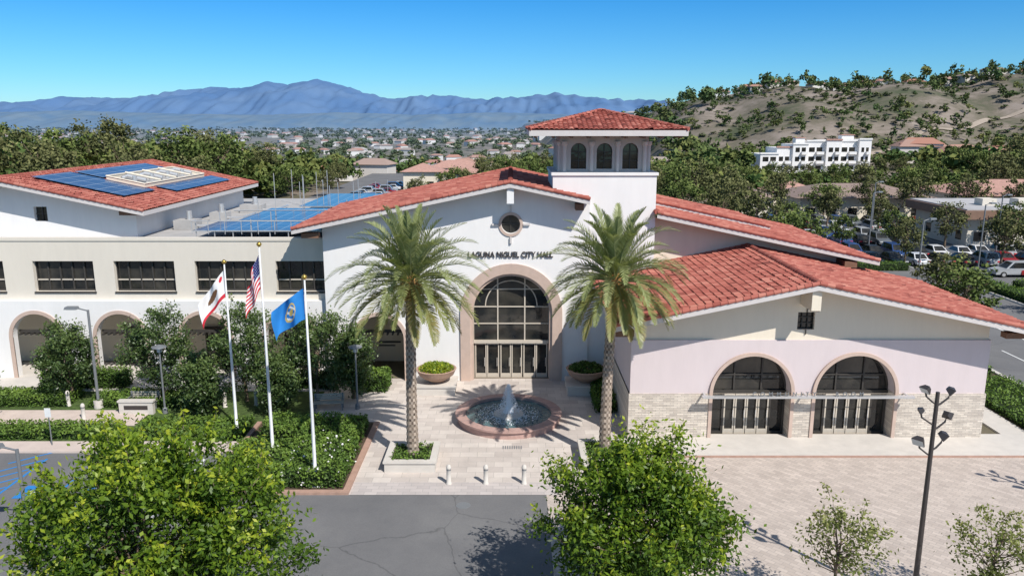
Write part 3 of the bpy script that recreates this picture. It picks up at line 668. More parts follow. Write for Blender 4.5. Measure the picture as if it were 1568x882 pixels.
# ------------------------------------------------------------ foliage
def leafq(C,L,W,rg,up=.4):
    N=len(C); a=rg.normal(size=(N,3)); a/=np.linalg.norm(a,axis=1)[:,None]
    n=rg.normal(size=(N,3)); n[:,2]=np.abs(n[:,2])+up; b=np.cross(n,a); b/=np.linalg.norm(b,axis=1)[:,None]+1e-9
    l=(L*rg.uniform(.6,1.25,N))[:,None]/2; w=(W*rg.uniform(.7,1.2,N))[:,None]/2
    V=np.stack([C-a*l,C+b*w,C+a*l,C-b*w],1).reshape(-1,3); F=np.arange(4*N).reshape(-1,4)
    return V,F
def tree(name,leafm,cz,R,tr,ncl,nper,cr,L,W,seed,loc=None,limbs=22,inner=.4,bias=0.,flat=.75,shoots=0,cone=0,build=True):
    rg=np.random.default_rng(seed); mb=MB(name,'bark',leafm); R=np.array(R,float)
    d=rg.normal(size=(ncl,3)); d/=np.linalg.norm(d,axis=1)[:,None]
    rad=rg.uniform(inner,1,ncl)**.7*(1+.13*rg.normal(size=ncl)); q=d*rad[:,None]; q[:,:2]*=(1-cone*q[:,2:3]); c=q*R; c[:,2]+=cz
    zt0=max(.5,cz-R[2]*.75); lean=rg.normal(0,.12,2)*tr*6
    top=np.array([lean[0],lean[1],cz+R[2]*.45])
    mb.tube([(0,0,-.1),(lean[0]*.2,lean[1]*.3,zt0*.5),(lean[0]*.5,lean[1]*.6,zt0),tuple((top+np.array([lean[0]*.5,lean[1]*.6,zt0]))/2+rg.normal(0,.1,3)),tuple(top)],[tr*1.25,tr,tr*.85,tr*.5,tr*.15],9,0)
    for i in rg.permutation(ncl)[:limbs]:
        f=rg.uniform(.0,.7); s=np.array([lean[0]*.5,lean[1]*.6,zt0])*(1-f)+top*f
        e=c[i]; 
        if e[2]<s[2]: s=np.array([lean[0]*.4,lean[1]*.5,max(.4,zt0*.9)])
        mid=(s*.5+e*.5)+np.array([0,0,-.08*R[2]])+rg.normal(0,.05,3)*R
        mb.tube([tuple(s),tuple(mid),tuple(e)],[tr*.38,tr*.24,tr*.07],6,0)
    k=rg.integers(0,ncl,ncl*nper); sz=rg.uniform(.55,1.3,ncl)
    g=rg.normal(size=(len(k),3))*np.array([1,1,flat])*.55*cr*sz[k][:,None]; P=c[k]+g; ok=P[:,2]>.15; P=P[ok];k=k[ok];g=g[ok]
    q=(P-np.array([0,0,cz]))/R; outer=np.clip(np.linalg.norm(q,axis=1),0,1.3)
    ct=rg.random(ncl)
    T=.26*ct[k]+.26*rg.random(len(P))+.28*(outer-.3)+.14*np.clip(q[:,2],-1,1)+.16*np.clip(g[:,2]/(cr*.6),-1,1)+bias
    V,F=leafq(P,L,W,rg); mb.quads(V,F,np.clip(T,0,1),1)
    if shoots:
        SP=[];ST=[]
        for _ in range(shoots):
            i=rg.integers(0,ncl); dd=(c[i]-np.array([0,0,cz]))/R; 
            if dd[2]<-.35: continue
            dr=dd*.5+np.array([0,0,.8])+rg.normal(0,.3,3); dr/=np.linalg.norm(dr); ln=rg.uniform(.5,1.25)*cr*1.1; s=c[i]+rg.normal(0,.25,3)*cr
            mb.tube([tuple(s),tuple(s+dr*ln)],[.012,.004],3,0)
            m_=22; f=rg.uniform(.2,1.05,m_); SP.append(s+dr*ln*f[:,None]+rg.normal(0,.06,(m_,3))); ST.append(.55+.35*f+rg.normal(0,.12,m_))
        SP=np.concatenate(SP); V,F=leafq(SP,L,W,rg); mb.quads(V,F,np.clip(np.concatenate(ST)+bias,0,1),1)
    if not build: return mb
    return mb.build(loc=loc or (0,0,0))
def hidden_mesh(mb):
    ob=mb.build(); me=ob.data; bpy.data.objects.remove(ob); return me
# foreground
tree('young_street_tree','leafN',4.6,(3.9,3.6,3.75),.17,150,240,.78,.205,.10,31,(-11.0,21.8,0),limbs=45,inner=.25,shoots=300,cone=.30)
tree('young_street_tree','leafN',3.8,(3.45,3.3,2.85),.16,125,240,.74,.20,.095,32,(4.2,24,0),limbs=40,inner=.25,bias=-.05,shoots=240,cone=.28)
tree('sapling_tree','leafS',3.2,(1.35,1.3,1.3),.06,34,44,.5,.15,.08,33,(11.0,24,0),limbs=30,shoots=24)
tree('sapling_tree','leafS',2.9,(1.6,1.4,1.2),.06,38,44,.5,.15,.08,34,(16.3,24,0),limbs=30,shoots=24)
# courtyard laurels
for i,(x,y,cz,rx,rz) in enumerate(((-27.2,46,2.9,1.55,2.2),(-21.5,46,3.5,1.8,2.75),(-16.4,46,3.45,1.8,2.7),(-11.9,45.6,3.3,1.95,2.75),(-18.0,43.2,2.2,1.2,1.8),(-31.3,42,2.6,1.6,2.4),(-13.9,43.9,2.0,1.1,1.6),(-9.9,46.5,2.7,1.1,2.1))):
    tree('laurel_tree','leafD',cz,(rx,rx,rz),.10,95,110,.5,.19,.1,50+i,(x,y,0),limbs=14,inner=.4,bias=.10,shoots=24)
def hedge(name,x0,x1,y0,y1,z1,seed,dens=170,lm='hedge',z0=0.03,flowers=0):
    rg=np.random.default_rng(seed); mb=MB(name,'core',lm,'flower'); mb.box(x0+.12,x1-.12,y0+.12,y1-.12,z0,z1-.14,0)
    A=(x1-x0)*(y1-y0)+2*(x1-x0+y1-y0)*(z1-z0); N=int(A*dens); P=[]
    top=(x1-x0)*(y1-y0)/A
    P=np.stack([rg.uniform(x0,x1,N),rg.uniform(y0,y1,N),rg.uniform(z0,z1,N)],1)
    f=rg.random(N); wx=(x1-x0); wy=(y1-y0); hs=(wx+wy)
    isT=f<top; P[isT,2]=z1; g=rg.random(N); side=~isT
    fx=side&(g<wx/hs); fy=side&~fx; h=rg.random(N)<.5
    P[fx&h,1]=y0;P[fx&~h,1]=y1;P[fy&h,0]=x0;P[fy&~h,0]=x1
    lump=np.array([noise.noise(Vector((p[0]*1.3,p[1]*1.3,seed)))for p in P])
    P+=rg.normal(0,.06,(N,3)); P[:,2]+=lump*.3*(z1-z0)*(P[:,2]>z0+.5*(z1-z0))
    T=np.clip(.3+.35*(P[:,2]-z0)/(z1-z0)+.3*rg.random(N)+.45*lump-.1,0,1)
    V,F=leafq(P,.17,.1,rg,.6); mb.quads(V,F,T,1)
    if flowers:
        Q=P[rg.integers(0,N,flowers)]+rg.normal(0,.05,(flowers,3))+np.array([0,0,.06]); V,F=leafq(Q,.12,.12,rg,1); mb.quads(V,F,np.ones(len(Q)),2)
    return mb.build()
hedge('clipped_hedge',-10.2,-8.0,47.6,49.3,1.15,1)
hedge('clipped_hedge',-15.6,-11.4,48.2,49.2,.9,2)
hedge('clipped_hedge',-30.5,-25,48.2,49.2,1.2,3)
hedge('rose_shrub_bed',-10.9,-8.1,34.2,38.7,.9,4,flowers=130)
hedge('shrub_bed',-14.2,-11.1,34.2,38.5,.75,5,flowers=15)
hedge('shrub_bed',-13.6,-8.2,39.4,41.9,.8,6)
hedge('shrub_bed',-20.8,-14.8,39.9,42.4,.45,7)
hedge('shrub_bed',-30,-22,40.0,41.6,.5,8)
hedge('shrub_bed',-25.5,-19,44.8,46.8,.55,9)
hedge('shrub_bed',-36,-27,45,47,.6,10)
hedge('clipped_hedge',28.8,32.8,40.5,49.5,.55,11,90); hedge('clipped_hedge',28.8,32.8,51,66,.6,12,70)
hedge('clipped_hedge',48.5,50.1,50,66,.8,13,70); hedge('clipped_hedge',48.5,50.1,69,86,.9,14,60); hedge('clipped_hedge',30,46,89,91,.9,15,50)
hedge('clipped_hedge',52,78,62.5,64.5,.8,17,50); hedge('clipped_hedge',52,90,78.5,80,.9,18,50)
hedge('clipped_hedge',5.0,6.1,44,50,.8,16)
# palms
def palm(name,loc,top,seed):
    rg=np.random.default_rng(seed); rd=random.Random(seed); mb=MB(name,'palmbark','boot','frond')
    tx,ty,tz=top; n=60; pts=[];rad=[]
    for i in range(n+1):
        f=i/n; pts.append((tx*f*f,ty*f*f,tz*f)); r=.25+.07*(1-f)**4
        rad.append(r*(1.06 if i%2 else .95))
    mb.tube(pts,rad,16,0,tf=lambda i,k:(.25 if (i+k)%2 else .75)+rd.uniform(-.2,.2))
    mb.tube([(tx,ty,tz-1.0),(tx,ty,tz-.6),(tx,ty,tz-.1),(tx,ty,tz+.35)],[.27,.40,.42,.2],14,1,tf=lambda i,k:rd.random())
    for k in range(60):
        a=rd.uniform(0,2*PI); z=tz-rd.uniform(0,1.0); d=Vector((math.cos(a),math.sin(a),.9)).normalized()
        p=Vector((tx+.33*math.cos(a),ty+.33*math.sin(a),z)); mb.tube([p,p+d*.3],[.06,.035],4,1,t=rd.random())
    VV=[];FF=[];TT=[];nv=0
    NF=92
    for k in range(NF):
        f=(k+.5)/NF; az=k*2.39996+rd.uniform(-.2,.2)
        el=math.radians(84-112*f**1.05+rd.uniform(-7,7)); Lf=rd.uniform(3.5,4.4)*(.86+.14*math.sin(PI*f))
        droop=rd.uniform(.7,1.25)*(1.05 if f<.6 else .85)
        p=np.array([tx+.15*math.cos(az),ty+.15*math.sin(az),tz+.2-.45*f]); st=26; sl=Lf/st; path=[p]; e=el; dirs=[]
        side=np.array([-math.sin(az),math.cos(az),0.])
        for i in range(st):
            g=i/st; e-=droop*(.026+.070*g)*max(.15,math.cos(e))
            d=np.array([math.cos(az)*math.cos(e),math.sin(az)*math.cos(e),math.sin(e)]); dirs.append(d); p=p+d*sl; path.append(p)
        base=.68-.6*max(0,f-.6)/.4+rd.uniform(-.12,.12)
        mb.tube([tuple(q) for q in path[::5]]+[tuple(path[-1])],[.045,.035,.028,.02,.012,.008,.005][:len(path[::5])+1],4,2,t=.95)
        for i in range(3,st):
            g=i/st; d=dirs[i]; upv=np.cross(d,side); upv=upv if upv[2]>0 else -upv
            ll=.60*math.sin(PI*min(1,(g*.86+.14)))**.6*(1 if g>.2 else .5)
            for sgn in (-1,1):
                for h in (0,.5):
                    q=path[i]+d*sl*h
                    dd=d*(.65+.3*g)+side*sgn*(.8-.2*g)+upv*(.38+rd.uniform(-.2,.2)); dd/=np.linalg.norm(dd)
                    w=np.cross(dd,upv); w/=np.linalg.norm(w)+1e-9; w*=.021
                    m_=q+dd*ll*.5; t_=q+dd*ll+np.array([0,0,-.07*ll])
                    VV+= [q-w,q+w,m_+w*1.2,m_-w*1.2,t_]; FF+= [[nv,nv+1,nv+2,nv+3],[nv+3,nv+2,nv+4,nv+4]]; nv+=5
                    tt=base+rd.uniform(-.15,.15)+.12*g; TT+=[tt,tt]
    FF=np.array(FF); q=FF[::2]; t3=FF[1::2][:,:3]; TT=np.clip(np.array(TT),0,1)
    mb.quads(VV,q,TT[::2],2)
    mb.quads(VV,t3,TT[1::2],2)
    mb.build(loc=loc)
palm('date_palm_tree',(-5.05,37.3,.45),(.12,0,9.0),3)
palm('date_palm_tree',(4.75,37.6,.45),(.30,0,9.0),8)
def planter(x,y,w,seed):
    mb=MB('palm_planter','conc','soil','curb')
    t=.28
    for a in ((x-w,x+w,y-w,y-w+t),(x-w,x+w,y+w-t,y+w),(x-w,x-w+t,y-w+t,y+w-t),(x+w-t,x+w,y-w+t,y+w-t)): mb.box(*a,0.0,.5,0,skip='b')
    for a in ((x-w-.06,x+w+.06,y-w-.06,y-w+t),(x-w-.06,x+w+.06,y+w-t,y+w+.06),(x-w-.06,x-w+t,y-w+t,y+w-t),(x+w-t,x+w+.06,y-w+t,y+w-t)): mb.box(*a,.5,.6,0)
    mb.face([(x-w+t,y-w+t,.46),(x+w-t,y-w+t,.46),(x+w-t,y+w-t,.46),(x-w+t,y+w-t,.46)],1)
    mb.build()
    hedge('planter_groundcover',x-w+t+.03,x+w-t-.03,y-w+t+.03,y+w-t-.03,.62,seed,110,'hedge',.40)
planter(-5.05,37.2,1.25,40); planter(4.75,37.5,1.25,41)
# bowls
def bowl(x,y,seed):
    mb=MB('bowl_planter','pot','conc','core','hedge','leafN'); rg=np.random.default_rng(seed)
    mb.box(x-1.25,x+1.25,y-1.0,y+1.0,0.0,.55,1); mb.box(x-1.32,x+1.32,y-1.07,y+1.07,.55,.65,1)
    mb.lathe((x,y,.65),[(.45,0),(.5,.08),(.8,.25),(1.12,.5),(1.25,.78),(1.3,.86),(1.2,.88),(1.1,.8),(.001,.8)],36,0)
    P=rg.normal(size=(1600,3)); P/=np.linalg.norm(P,axis=1)[:,None]; P[:,2]=np.abs(P[:,2]); P=P*np.array([1.1,1.1,.42])*rg.uniform(.6,1.05,1600)[:,None]+np.array([x,y,1.45])
    V,F=leafq(P,.2,.09,rg); mb.quads(V,F,np.clip(rg.normal(.75 if seed%2==0 else .4,.2,len(P)),0,1),3 if seed%2 else 4)
    mb.build()
bowl(-4.85,48,60); bowl(4.75,48,61)
# fountain
mb=MB('fountain','rosey','water','conc','foam','gmetal'); fc=(-.2,43.0,0)
mb.lathe(fc,[(2.95,0),(2.95,.38),(3.08,.40),(3.08,.50),(2.5,.50),(2.5,.40),(2.55,.1)],48,0)
mb.lathe(fc,[(2.56,.33),(.001,.33)],48,1)
mb.lathe(fc,[(.9,.3),(.85,.42),(.6,.45),(.001,.45)],24,2)
for k in range(24):
    a=2*PI*k/24; mb.tube([(fc[0]+1.9*math.cos(a),fc[1]+1.9*math.sin(a),.3),(fc[0]+1.9*math.cos(a),fc[1]+1.9*math.sin(a),.42)],.04,6,4)
    mb.tube([(fc[0]+2.52*math.cos(a),fc[1]+2.52*math.sin(a),.508),(fc[0]+3.07*math.cos(a),fc[1]+3.07*math.sin(a),.508)],.006,4,4)
mb.lathe(fc,[(.30,.4),(.22,.7),(.16,1.05),(.11,1.4),(.07,1.75),(.03,2.0),(.001,2.1)],14,3,jit=.38)
rg=np.random.default_rng(5); N=4200; h=rg.random(N)**1.3; th=rg.uniform(0,2*PI,N); rr=(.42*(1-h)+.06)*np.sqrt(rg.random(N))*1.5
P=np.stack([fc[0]+rr*np.cos(th),fc[1]+rr*np.sin(th),.4+1.75*h],1); V,F=leafq(P,.05,.035,rg); mb.quads(V,F,np.ones(N),3)
N=2200; th=rg.uniform(0,2*PI,N); rr=.5+1.3*rg.random(N)**2; P=np.stack([fc[0]+rr*np.cos(th),fc[1]+rr*np.sin(th),.345+.03*rg.random(N)],1); V,F=leafq(P,.07,.06,rg,4); mb.quads(V,F,np.ones(N),3)
mb.build()
# bollards
def bollard(x,y):
    mb=MB('bollard','conc','gmetal'); mb.lathe((0,0,.02),[(.14,0),(.14,.06),(.11,.08),(.11,.78),(.125,.8),(.125,.84),(.11,.86),(.1,.93),(.05,.98),(.001,.99)],16,0); mb.lathe((0,0,.02),[(.113,.70),(.113,.76)],16,1)
    mb.build(loc=(x,y,0),smooth=True)
for x in (-3.02,-1.25,.58,2.4): bollard(x,34.75)
for x,y in ((-24.9,43),(-27,45.2),(-15.6,45.3),(-17.4,45.0)): bollard(x,y)
# flag poles
def flagpole(x,y,h):
    mb=MB('flagpole','pole','gold','conc'); mb.tube([(0,0,0),(0,0,h*.4),(0,0,h)],[.085,.072,.038],14,0)
    mb.lathe((0,0,0),[(.35,0),(.35,.1),(.2,.12),(.14,.2),(.1,.22)],20,2)
    mb.lathe((0,0,h),[(.03,0),(.1,.06),(.13,.13),(.1,.2),(.001,.26)],14,1)
    mb.tube([(.0,-.1,1.2),(.0,-.09,h-.1)],.008,4,0)
    return mb.build(loc=(x,y,0),smooth=True)
M['fr']=mat('flag_red',(.55,.03,.05),.8,.05,4); M['fw']=mat('flag_white',(.75,.74,.74),.8,.04,4); M['fb']=mat('flag_navy',(.03,.04,.16),.8,.05,4)
M['fl']=mat('flag_blue',(.02,.19,.52),.8,.05,4); M['fg']=mat('flag_gold',(.55,.4,.12),.8,.05,4); M['fn']=mat('bear_brown',(.16,.08,.04),.8,.05,4)
def flag(name,x,y,zt_,hoist,fly,fx,dz,pat,seed):
    mb=MB(name,'fr','fw','fb','fl','fg','fn'); nu,nv=60,39; rd=random.Random(seed); ph=rd.uniform(0,6)
    P=np.zeros((nv+1,nu+1,3))
    for j in range(nv+1):
        for i in range(nu+1):
            u=i/nu;v=j/nv
            w=math.sin(u*9+ph+v*1.5)*.24*u**.6+math.sin(u*17+ph*2-v*3)*.08*u
            pinch=1-.25*u*(1-u)
            P[j,i]=(x-.06-fx*fly*u-.14*math.sin(u*7+v*2+ph)*u, y+w-.25*u, zt_-v*hoist*pinch-dz*fly*(u**1.15)-.10*math.sin(u*8+v*4)*u)
    I,J=np.meshgrid(np.arange(nu),np.arange(nv)); a=(J*(nu+1)+I).ravel(); F=np.stack([a,a+1,a+nu+2,a+nu+1],1)
    u=(I.ravel()+.5)/nu; v=(J.ravel()+.5)/nv
    mi=np.array([pat(a_,b_) for a_,b_ in zip(u,v)])
    for m in range(6):
        k=mi==m
        if k.any(): mb.quads(P.reshape(-1,3),F[k],np.full(k.sum(),.5),m)
    mb.build(smooth=True)
def us(u,v):
    if u<.4 and v<7/13: return 1 if (int(u*60)%4==1 and int(v*39)%4==1) else 2
    return 0 if int(v*13)%2==0 else 1
def ca_(u,v):
    if v>.84: return 0
    if ((u-.52)/.2)**2+((v-.45)/.16)**2<1: return 5
    if (u-.15)**2+((v-.2)*.66)**2<.004: return 0
    return 1
def bl(u,v):
    d=((u-.5)*1.6)**2+(v-.5)**2
    return 4 if .055<d<.085 or d<.012 else (1 if d<.055 and (u+v)%.2<.08 else 3)
flagpole(-9.35,34.6,10.0); flagpole(-12.3,37.7,11.0); flagpole(-15.3,41,9.55)
flag('city_flag',-9.35,34.6,9.6,1.45,2.2,.58,.42,bl,1)
flag('american_flag',-12.3,37.7,10.6,1.7,2.5,.24,.60,us,2)
flag('california_flag',-15.3,41,9.2,1.45,2.4,.52,.72,ca_,3)
# lamps
def shoebox_lamp(x,y,h,ang):
    mb=MB('parking_lot_lamp','gmetal','conc','lens'); mb.tube([(0,0,0),(0,0,h)],[.09,.07],10,0); mb.lathe((0,0,0),[(.28,0),(.28,.5),(.001,.5)],16,1)
    c,s=math.cos(ang),math.sin(ang); mb.tube([(0,0,h-.05),(.5*c,.5*s,h+.08),(.8*c,.8*s,h+.1)],.04,6,0); mb.obox((.95*c,.95*s),.75,.4,h+.05,h+.2,ang,0,taper=.85); mb.obox((.95*c,.95*s),.5,.3,h+.03,h+.05,ang,2)
    mb.build(loc=(x,y,0))
shoebox_lamp(-25,44.9,6.1,PI); shoebox_lamp(-19.6,29.0,4.3,PI)
for x,y in ((46,100),(60,96),(52,86),(66,90),(38,72),(62,71),(54,117)): shoebox_lamp(x,y,8,0.3)
def ped_lamp(x,y,h):
    mb=MB('pedestrian_lamp','gmetal','lens','conc'); mb.tube([(0,0,0),(0,0,h-.45)],[.06,.05],10,0); mb.lathe((0,0,0),[(.16,0),(.14,.3),(.07,.4)],14,0)
    mb.lathe((0,0,h-.45),[(.05,0),(.13,.05),(.15,.33)],14,1); mb.lathe((0,0,h-.12),[(.42,0),(.40,.05),(.1,.14),(.001,.17)],20,0); mb.lathe((0,0,h-.12),[(.42,0),(.001,.01)],20,0)
    for k in range(4):
        a=PI/4+k*PI/2; mb.tube([(.14*math.cos(a),.14*math.sin(a),h-.42),(.17*math.cos(a),.17*math.sin(a),h-.1)],.012,4,0)
    mb.build(loc=(x,y,0))
ped_lamp(-9.3,44.7,4.0); ped_lamp(-20.6,44.0,4.2); ped_lamp(-31.6,41.4,1.9)
def floodmast(x,y,H_,rot=0):
    mb=MB('floodlight_pole','bmetal','lens'); mb.tube([(0,0,0),(0,0,H_-.2)],[.1,.065],12,0); mb.lathe((0,0,0),[(.2,0),(.2,.08),(.12,.1)],14,0)
    def head(px_,pz,sg,sz,yaw):
        mb.tube([(0,0,pz-.55),(sg*.15,0,pz-.45),(sg*px_*.9,0,pz-.25),(sg*px_,0,pz-.05)],.032,6,0)
        c=Vector((sg*px_,0,pz)); d=Vector((sg*.75,yaw,-.62)).normalized(); s=d.cross(Vector((0,0,1))).normalized(); u=s.cross(d)
        def q(a,b_,w,h): return [tuple(c+d*a+s*w*i+u*h*j) for i,j in ((-1,-1),(1,-1),(1,1),(-1,1))]
        A=q(-sz*.6,0,sz*.45,sz*.35);B=q(sz*.2,0,sz*.8,sz*.62);C=q(sz*.42,0,sz*.8,sz*.62)
        for P_,Q_ in ((A,B),(B,C)):
            for i in range(4): mb.face([P_[i],P_[(i+1)%4],Q_[(i+1)%4],Q_[i]],0)
        mb.face(A,0); mb.face(C,1)
    d=H_-8.3
    head(.42,8.2+d,-1,.2,-.3); head(.42,8.15+d,1,.2,-.3); head(.5,7.45+d,-1,.16,.4); head(.4,7.3+d,1,.2,.5)
    head(.45,6.35+d,-1,.24,-.6); head(.35,6.55+d,1,.22,-.2); mb.build(loc=(x,y,0),rot=rot)
floodmast(14.3,25,8.3); floodmast(27.2,30.9,6.9,.4)  # second mast stands out of view, added for its shadow on the pavers
def bench(x,y,rot=0):
    mb=MB('park_bench','bench','gmetal')
    for k in range(4): mb.box(-.9,.9,-.25+k*.13,-.15+k*.13,.44,.48,0)
    for k in range(3): mb.box(-.9,.9,.29,.32,.52+k*.14,.62+k*.14,0)
    for sx in (-.8,.8):
        mb.box(sx-.04,sx+.04,-.24,-.18,0,.44,1); mb.box(sx-.04,sx+.04,.22,.285,0,.95,1); mb.box(sx-.03,sx+.03,-.22,.22,.4,.435,1); mb.box(sx-.03,sx+.03,-.24,.24,.64,.68,1)
    mb.build(loc=(x,y,.03),rot=rot)
bench(-11.0,44.6,0.1); bench(-22.3,45.0,0)
mb=MB('monument_sign','conc','bmetal'); mb.box(-1,1,-.15,.15,0,.75,0); mb.box(-1.06,1.06,-.2,.2,.75,.85,0); mb.box(-.7,.7,-.165,-.152,.3,.55,1); mb.build(loc=(-22.2,43.9,.03))
def sign(x,y,col):
    mb=MB('parking_sign','gmetal',col); mb.tube([(0,0,0),(0,0,2.1)],.03,6,0); mb.box(-.16,.16,-.05,-.034,1.6,2.1,1); mb.build(loc=(x,y,.1))
sign(-28.8,39.0,'pwhite'); sign(-24.5,39.1,'pwhite')

# ------------------------------------------------------------ cars
def car_mesh(col,kind):
    mb=MB('parked_car',col,'glass','rubber','lens','alu'); suv=kind==1
    h=.98 if suv else .86; top=1.68 if suv else 1.42; w=.92
    prof=[(-2.25,.32),(-2.28,.62),(-2.18,h-.02),(-1.3,h+.02),(1.1,h),(2.05,h-.16),(2.26,.62),(2.24,.32)]
    ins=[.06,.0,.05,.03,.03,.07,.03,.08]
    n=len(prof)
    for i in range(n-1):
        a,b_=prof[i],prof[i+1]; mb.face([(-w+ins[i],a[0],a[1]),(w-ins[i],a[0],a[1]),(w-ins[i+1],b_[0],b_[1]),(-w+ins[i+1],b_[0],b_[1])],0)
    for s in (-1,1): mb.face([(s*(w-ins[i]),prof[i][0],prof[i][1]) for i in range(n)],0)
    mb.face([(-w,-2.2,.32),(w,-2.2,.32),(w,2.2,.32),(-w,2.2,.32)],2)
    yb0,yb1=(-2.1,1.15) if suv else (-1.6,1.1); yt0,yt1=(-1.85,.35) if suv else (-.95,.25)
    B=[(-.84,yb0,h),(.84,yb0,h),(.84,yb1,h),(-.84,yb1,h)]; T=[(-.64,yt0,top),(.64,yt0,top),(.64,yt1,top),(-.64,yt1,top)]
    mb.face(T,0)
    for i in range(4):
        j=(i+1)%4; mb.face([B[i],B[j],T[j],T[i]],0)
        c=(Vector(B[i])+Vector(B[j])+Vector(T[i])+Vector(T[j]))/4; nrm=(Vector(B[j])-Vector(B[i])).cross(Vector(T[i])-Vector(B[i])).normalized()
        if nrm.dot(c-Vector((0,0,1.1)))<0: nrm=-nrm
        q=[c+(Vector(p)-c)*.86+nrm*.012 for p in (B[i],B[j],T[j],T[i])]; mb.face(q,1)
    for y in (-1.42,1.42):
        for s in (-1,1):
            mb.tube([(s*.72,y,.33),(s*.93,y,.33)],.33,16,2); mb.tube([(s*.925,y,.33),(s*.945,y,.33)],.2,12,4)
    for s in (-1,1):
        mb.box(s*.6-.2,s*.6+.2,2.22,2.28,.6,.74,3); mb.box(s*.65-.18,s*.65+.18,-2.3,-2.25,.62,.8,5)
    mb.mats.append(M['fr'])
    return hidden_mesh(mb)
cols=[('car_white',(.7,.7,.7)),('car_silver',(.4,.41,.42)),('car_black',(.02,.02,.022)),('car_grey',(.13,.14,.15)),('car_red',(.3,.02,.02)),('car_blue',(.03,.07,.2)),('car_pearl',(.75,.74,.72))]
cm=[]
for i,(n_,c_) in enumerate(cols):
    M[n_]=mat(n_,c_,.25,.02,3,spec=.6); cm.append(car_mesh(n_,i%2))
rc=random.Random(4)
def carrow(x0,dx,y,n,rot,skip=.1):
    for k in range(n):
        if rc.random()<skip: continue
        inst('parked_car',rc.choice(cm),(x0+dx*k,y+rc.uniform(-.2,.2),.016),rot+rc.uniform(-.03,.03)+(PI if rc.random()<.3 else 0))
carrow(38,2.7,93.5,12,0); carrow(38,2.7,98.8,11,PI); carrow(38,2.7,109,7,0); carrow(38,2.7,114,7,PI,.1); carrow(38,2.7,124,16,0); carrow(40,2.7,129,14,PI)
carrow(54,2.7,68.5,8,0,.3); carrow(54,2.7,74,8,0,.3); carrow(53,2.8,86,8,PI/2,.7); carrow(70,2.7,98.8,5,0)
for k in range(12): inst('parked_car',rc.choice(cm),(-30+rc.uniform(-.2,.2),150+k*5.2,.014),PI/2 if k%2 else -PI/2)
for k in range(12): inst('parked_car',rc.choice(cm),(-35,150+k*4.6,.014),PI/2)

# ------------------------------------------------------------ background buildings
def simple_building(name,x0,x1,y0,y1,h,roof,wallm,roofm,rh,eave=.8,win=True,flat=False):
    mb=MB(name,wallm,roofm,'glass','brownfas'); mb.box(x0,x1,y0,y1,0,h,0,.1,skip='b')
    e=eave
    if flat:
        mb.box(x0-e,x1+e,y0-e,y1+e,h,h+rh,3,.6); mb.box(x0-e+.4,x1+e-.4,y0-e+.4,y1+e-.4,h+rh,h+rh+.15,1)
        for k in range(5): mb.box(x0+4+k*5,x0+6+k*5,y0+4,y0+6,h+rh+.15,h+rh+1.1,0)
    else:
        r=min(x1-x0,y1-y0)/2+e; 
        A=[(x0-e,y0-e,h),(x1+e,y0-e,h),(x1+e,y1+e,h),(x0-e,y1+e,h)]; ym=(y0+y1)/2; P=(x0-e+r,ym,h+rh);Q=(x1+e-r,ym,h+rh)
        mb.face([A[0],A[1],Q,P],1,.6); mb.face([A[2],A[3],P,Q],1,.6); mb.face([A[1],A[2],Q],1,.6); mb.face([A[3],A[0],P],1,.6); mb.face(A,3)
    if win:
        n=max(1,int((x1-x0)/3.2)); fl=max(1,int(h/3))
        for f in range(fl):
            for i in range(n):
                cx=x0+(i+.5)*(x1-x0)/n; mb.box(cx-.8,cx+.8,y0-.03,y0+.02,f*3+.9,f*3+2.2,2)
        for f in range(fl):
            for k in range(max(1,int((y1-y0)/4))):
                cy=y0+(k+.5)*4; mb.box(x0-.03,x0+.02,cy-.7,cy+.7,f*3+.9,f*3+2.2,2)
    return mb.build()
M['rooft']=mat('rose_tile_roof',(.46,.27,.22),.9,.2,2,bump=.4,bscale=8); M['roofb']=mat('brown_shingle',(.28,.21,.18),.9,.2,2,bump=.4,bscale=8); M['roofg']=mat('grey_flat_roof',(.45,.44,.44),.9,.15,.5)
simple_building('commercial_building',62,90,106,120,4.0,'hip','beige','roofg',1.2,1.2,flat=True)
simple_building('commercial_building',50,72,136,148,4.0,'hip','cream','roofb',2.0,1.2)
simple_building('commercial_building',78,112,134,150,4.5,'hip','cream','rooft',2.2,1.2)
simple_building('tile_roof_house',52,61,156,164,3.2,'hip','cream','rooft',1.8)
simple_building('tile_roof_house',40,48,144,152,3.2,'hip','beige','roofb',1.8)
simple_building('shopping_building',94,134,92,106,5,'hip','cream','rooft',2)
for x,y,w in ((-27,196,9),(-16.5,192,8),(-22,212,14)): simple_building('tile_roof_apartments',x,x+w,y,y+9,4.6,'hip','cream','rooft',2.0)
mb=MB('white_apartment_building','white','rooft','glass','roofg')
xx=82
for k,(w,h,dy) in enumerate(((6,6.2,0),(5,8.2,2),(5,9.3,1),(6,10.2,2.5),(5,10.6,1),(6,10.2,3),(4,10.8,1.5))):
    y0=262+dy; mb.box(xx,xx+w,y0,y0+12,-3,h,0); mb.box(xx-.2,xx+w+.1,y0-.3,y0+.5,h,h+.5,1 if k%3==1 else 0); 
    if k in (2,5): mb.box(xx+1,xx+w-1,y0+1,y0+4,h+.5,h+2.0,0); mb.box(xx+.8,xx+w-.8,y0+.8,y0+4.2,h+2,h+2.3,1)
    for f in range(int(h/3)):
        mb.box(xx+.8,xx+w/2-.3,y0-.04,y0,f*3+.8,f*3+2.3,2); mb.box(xx+w/2+.3,xx+w-.8,y0-.04,y0,f*3+.3,f*3+2.3,2)
        mb.box(xx+w/2+.1,xx+w-.5,y0-1.2,y0-.05,f*3+.0,f*3+.9,0)
    xx+=w
mb.build()
rg=np.random.default_rng(12); mb=MB('distant_houses','farb')
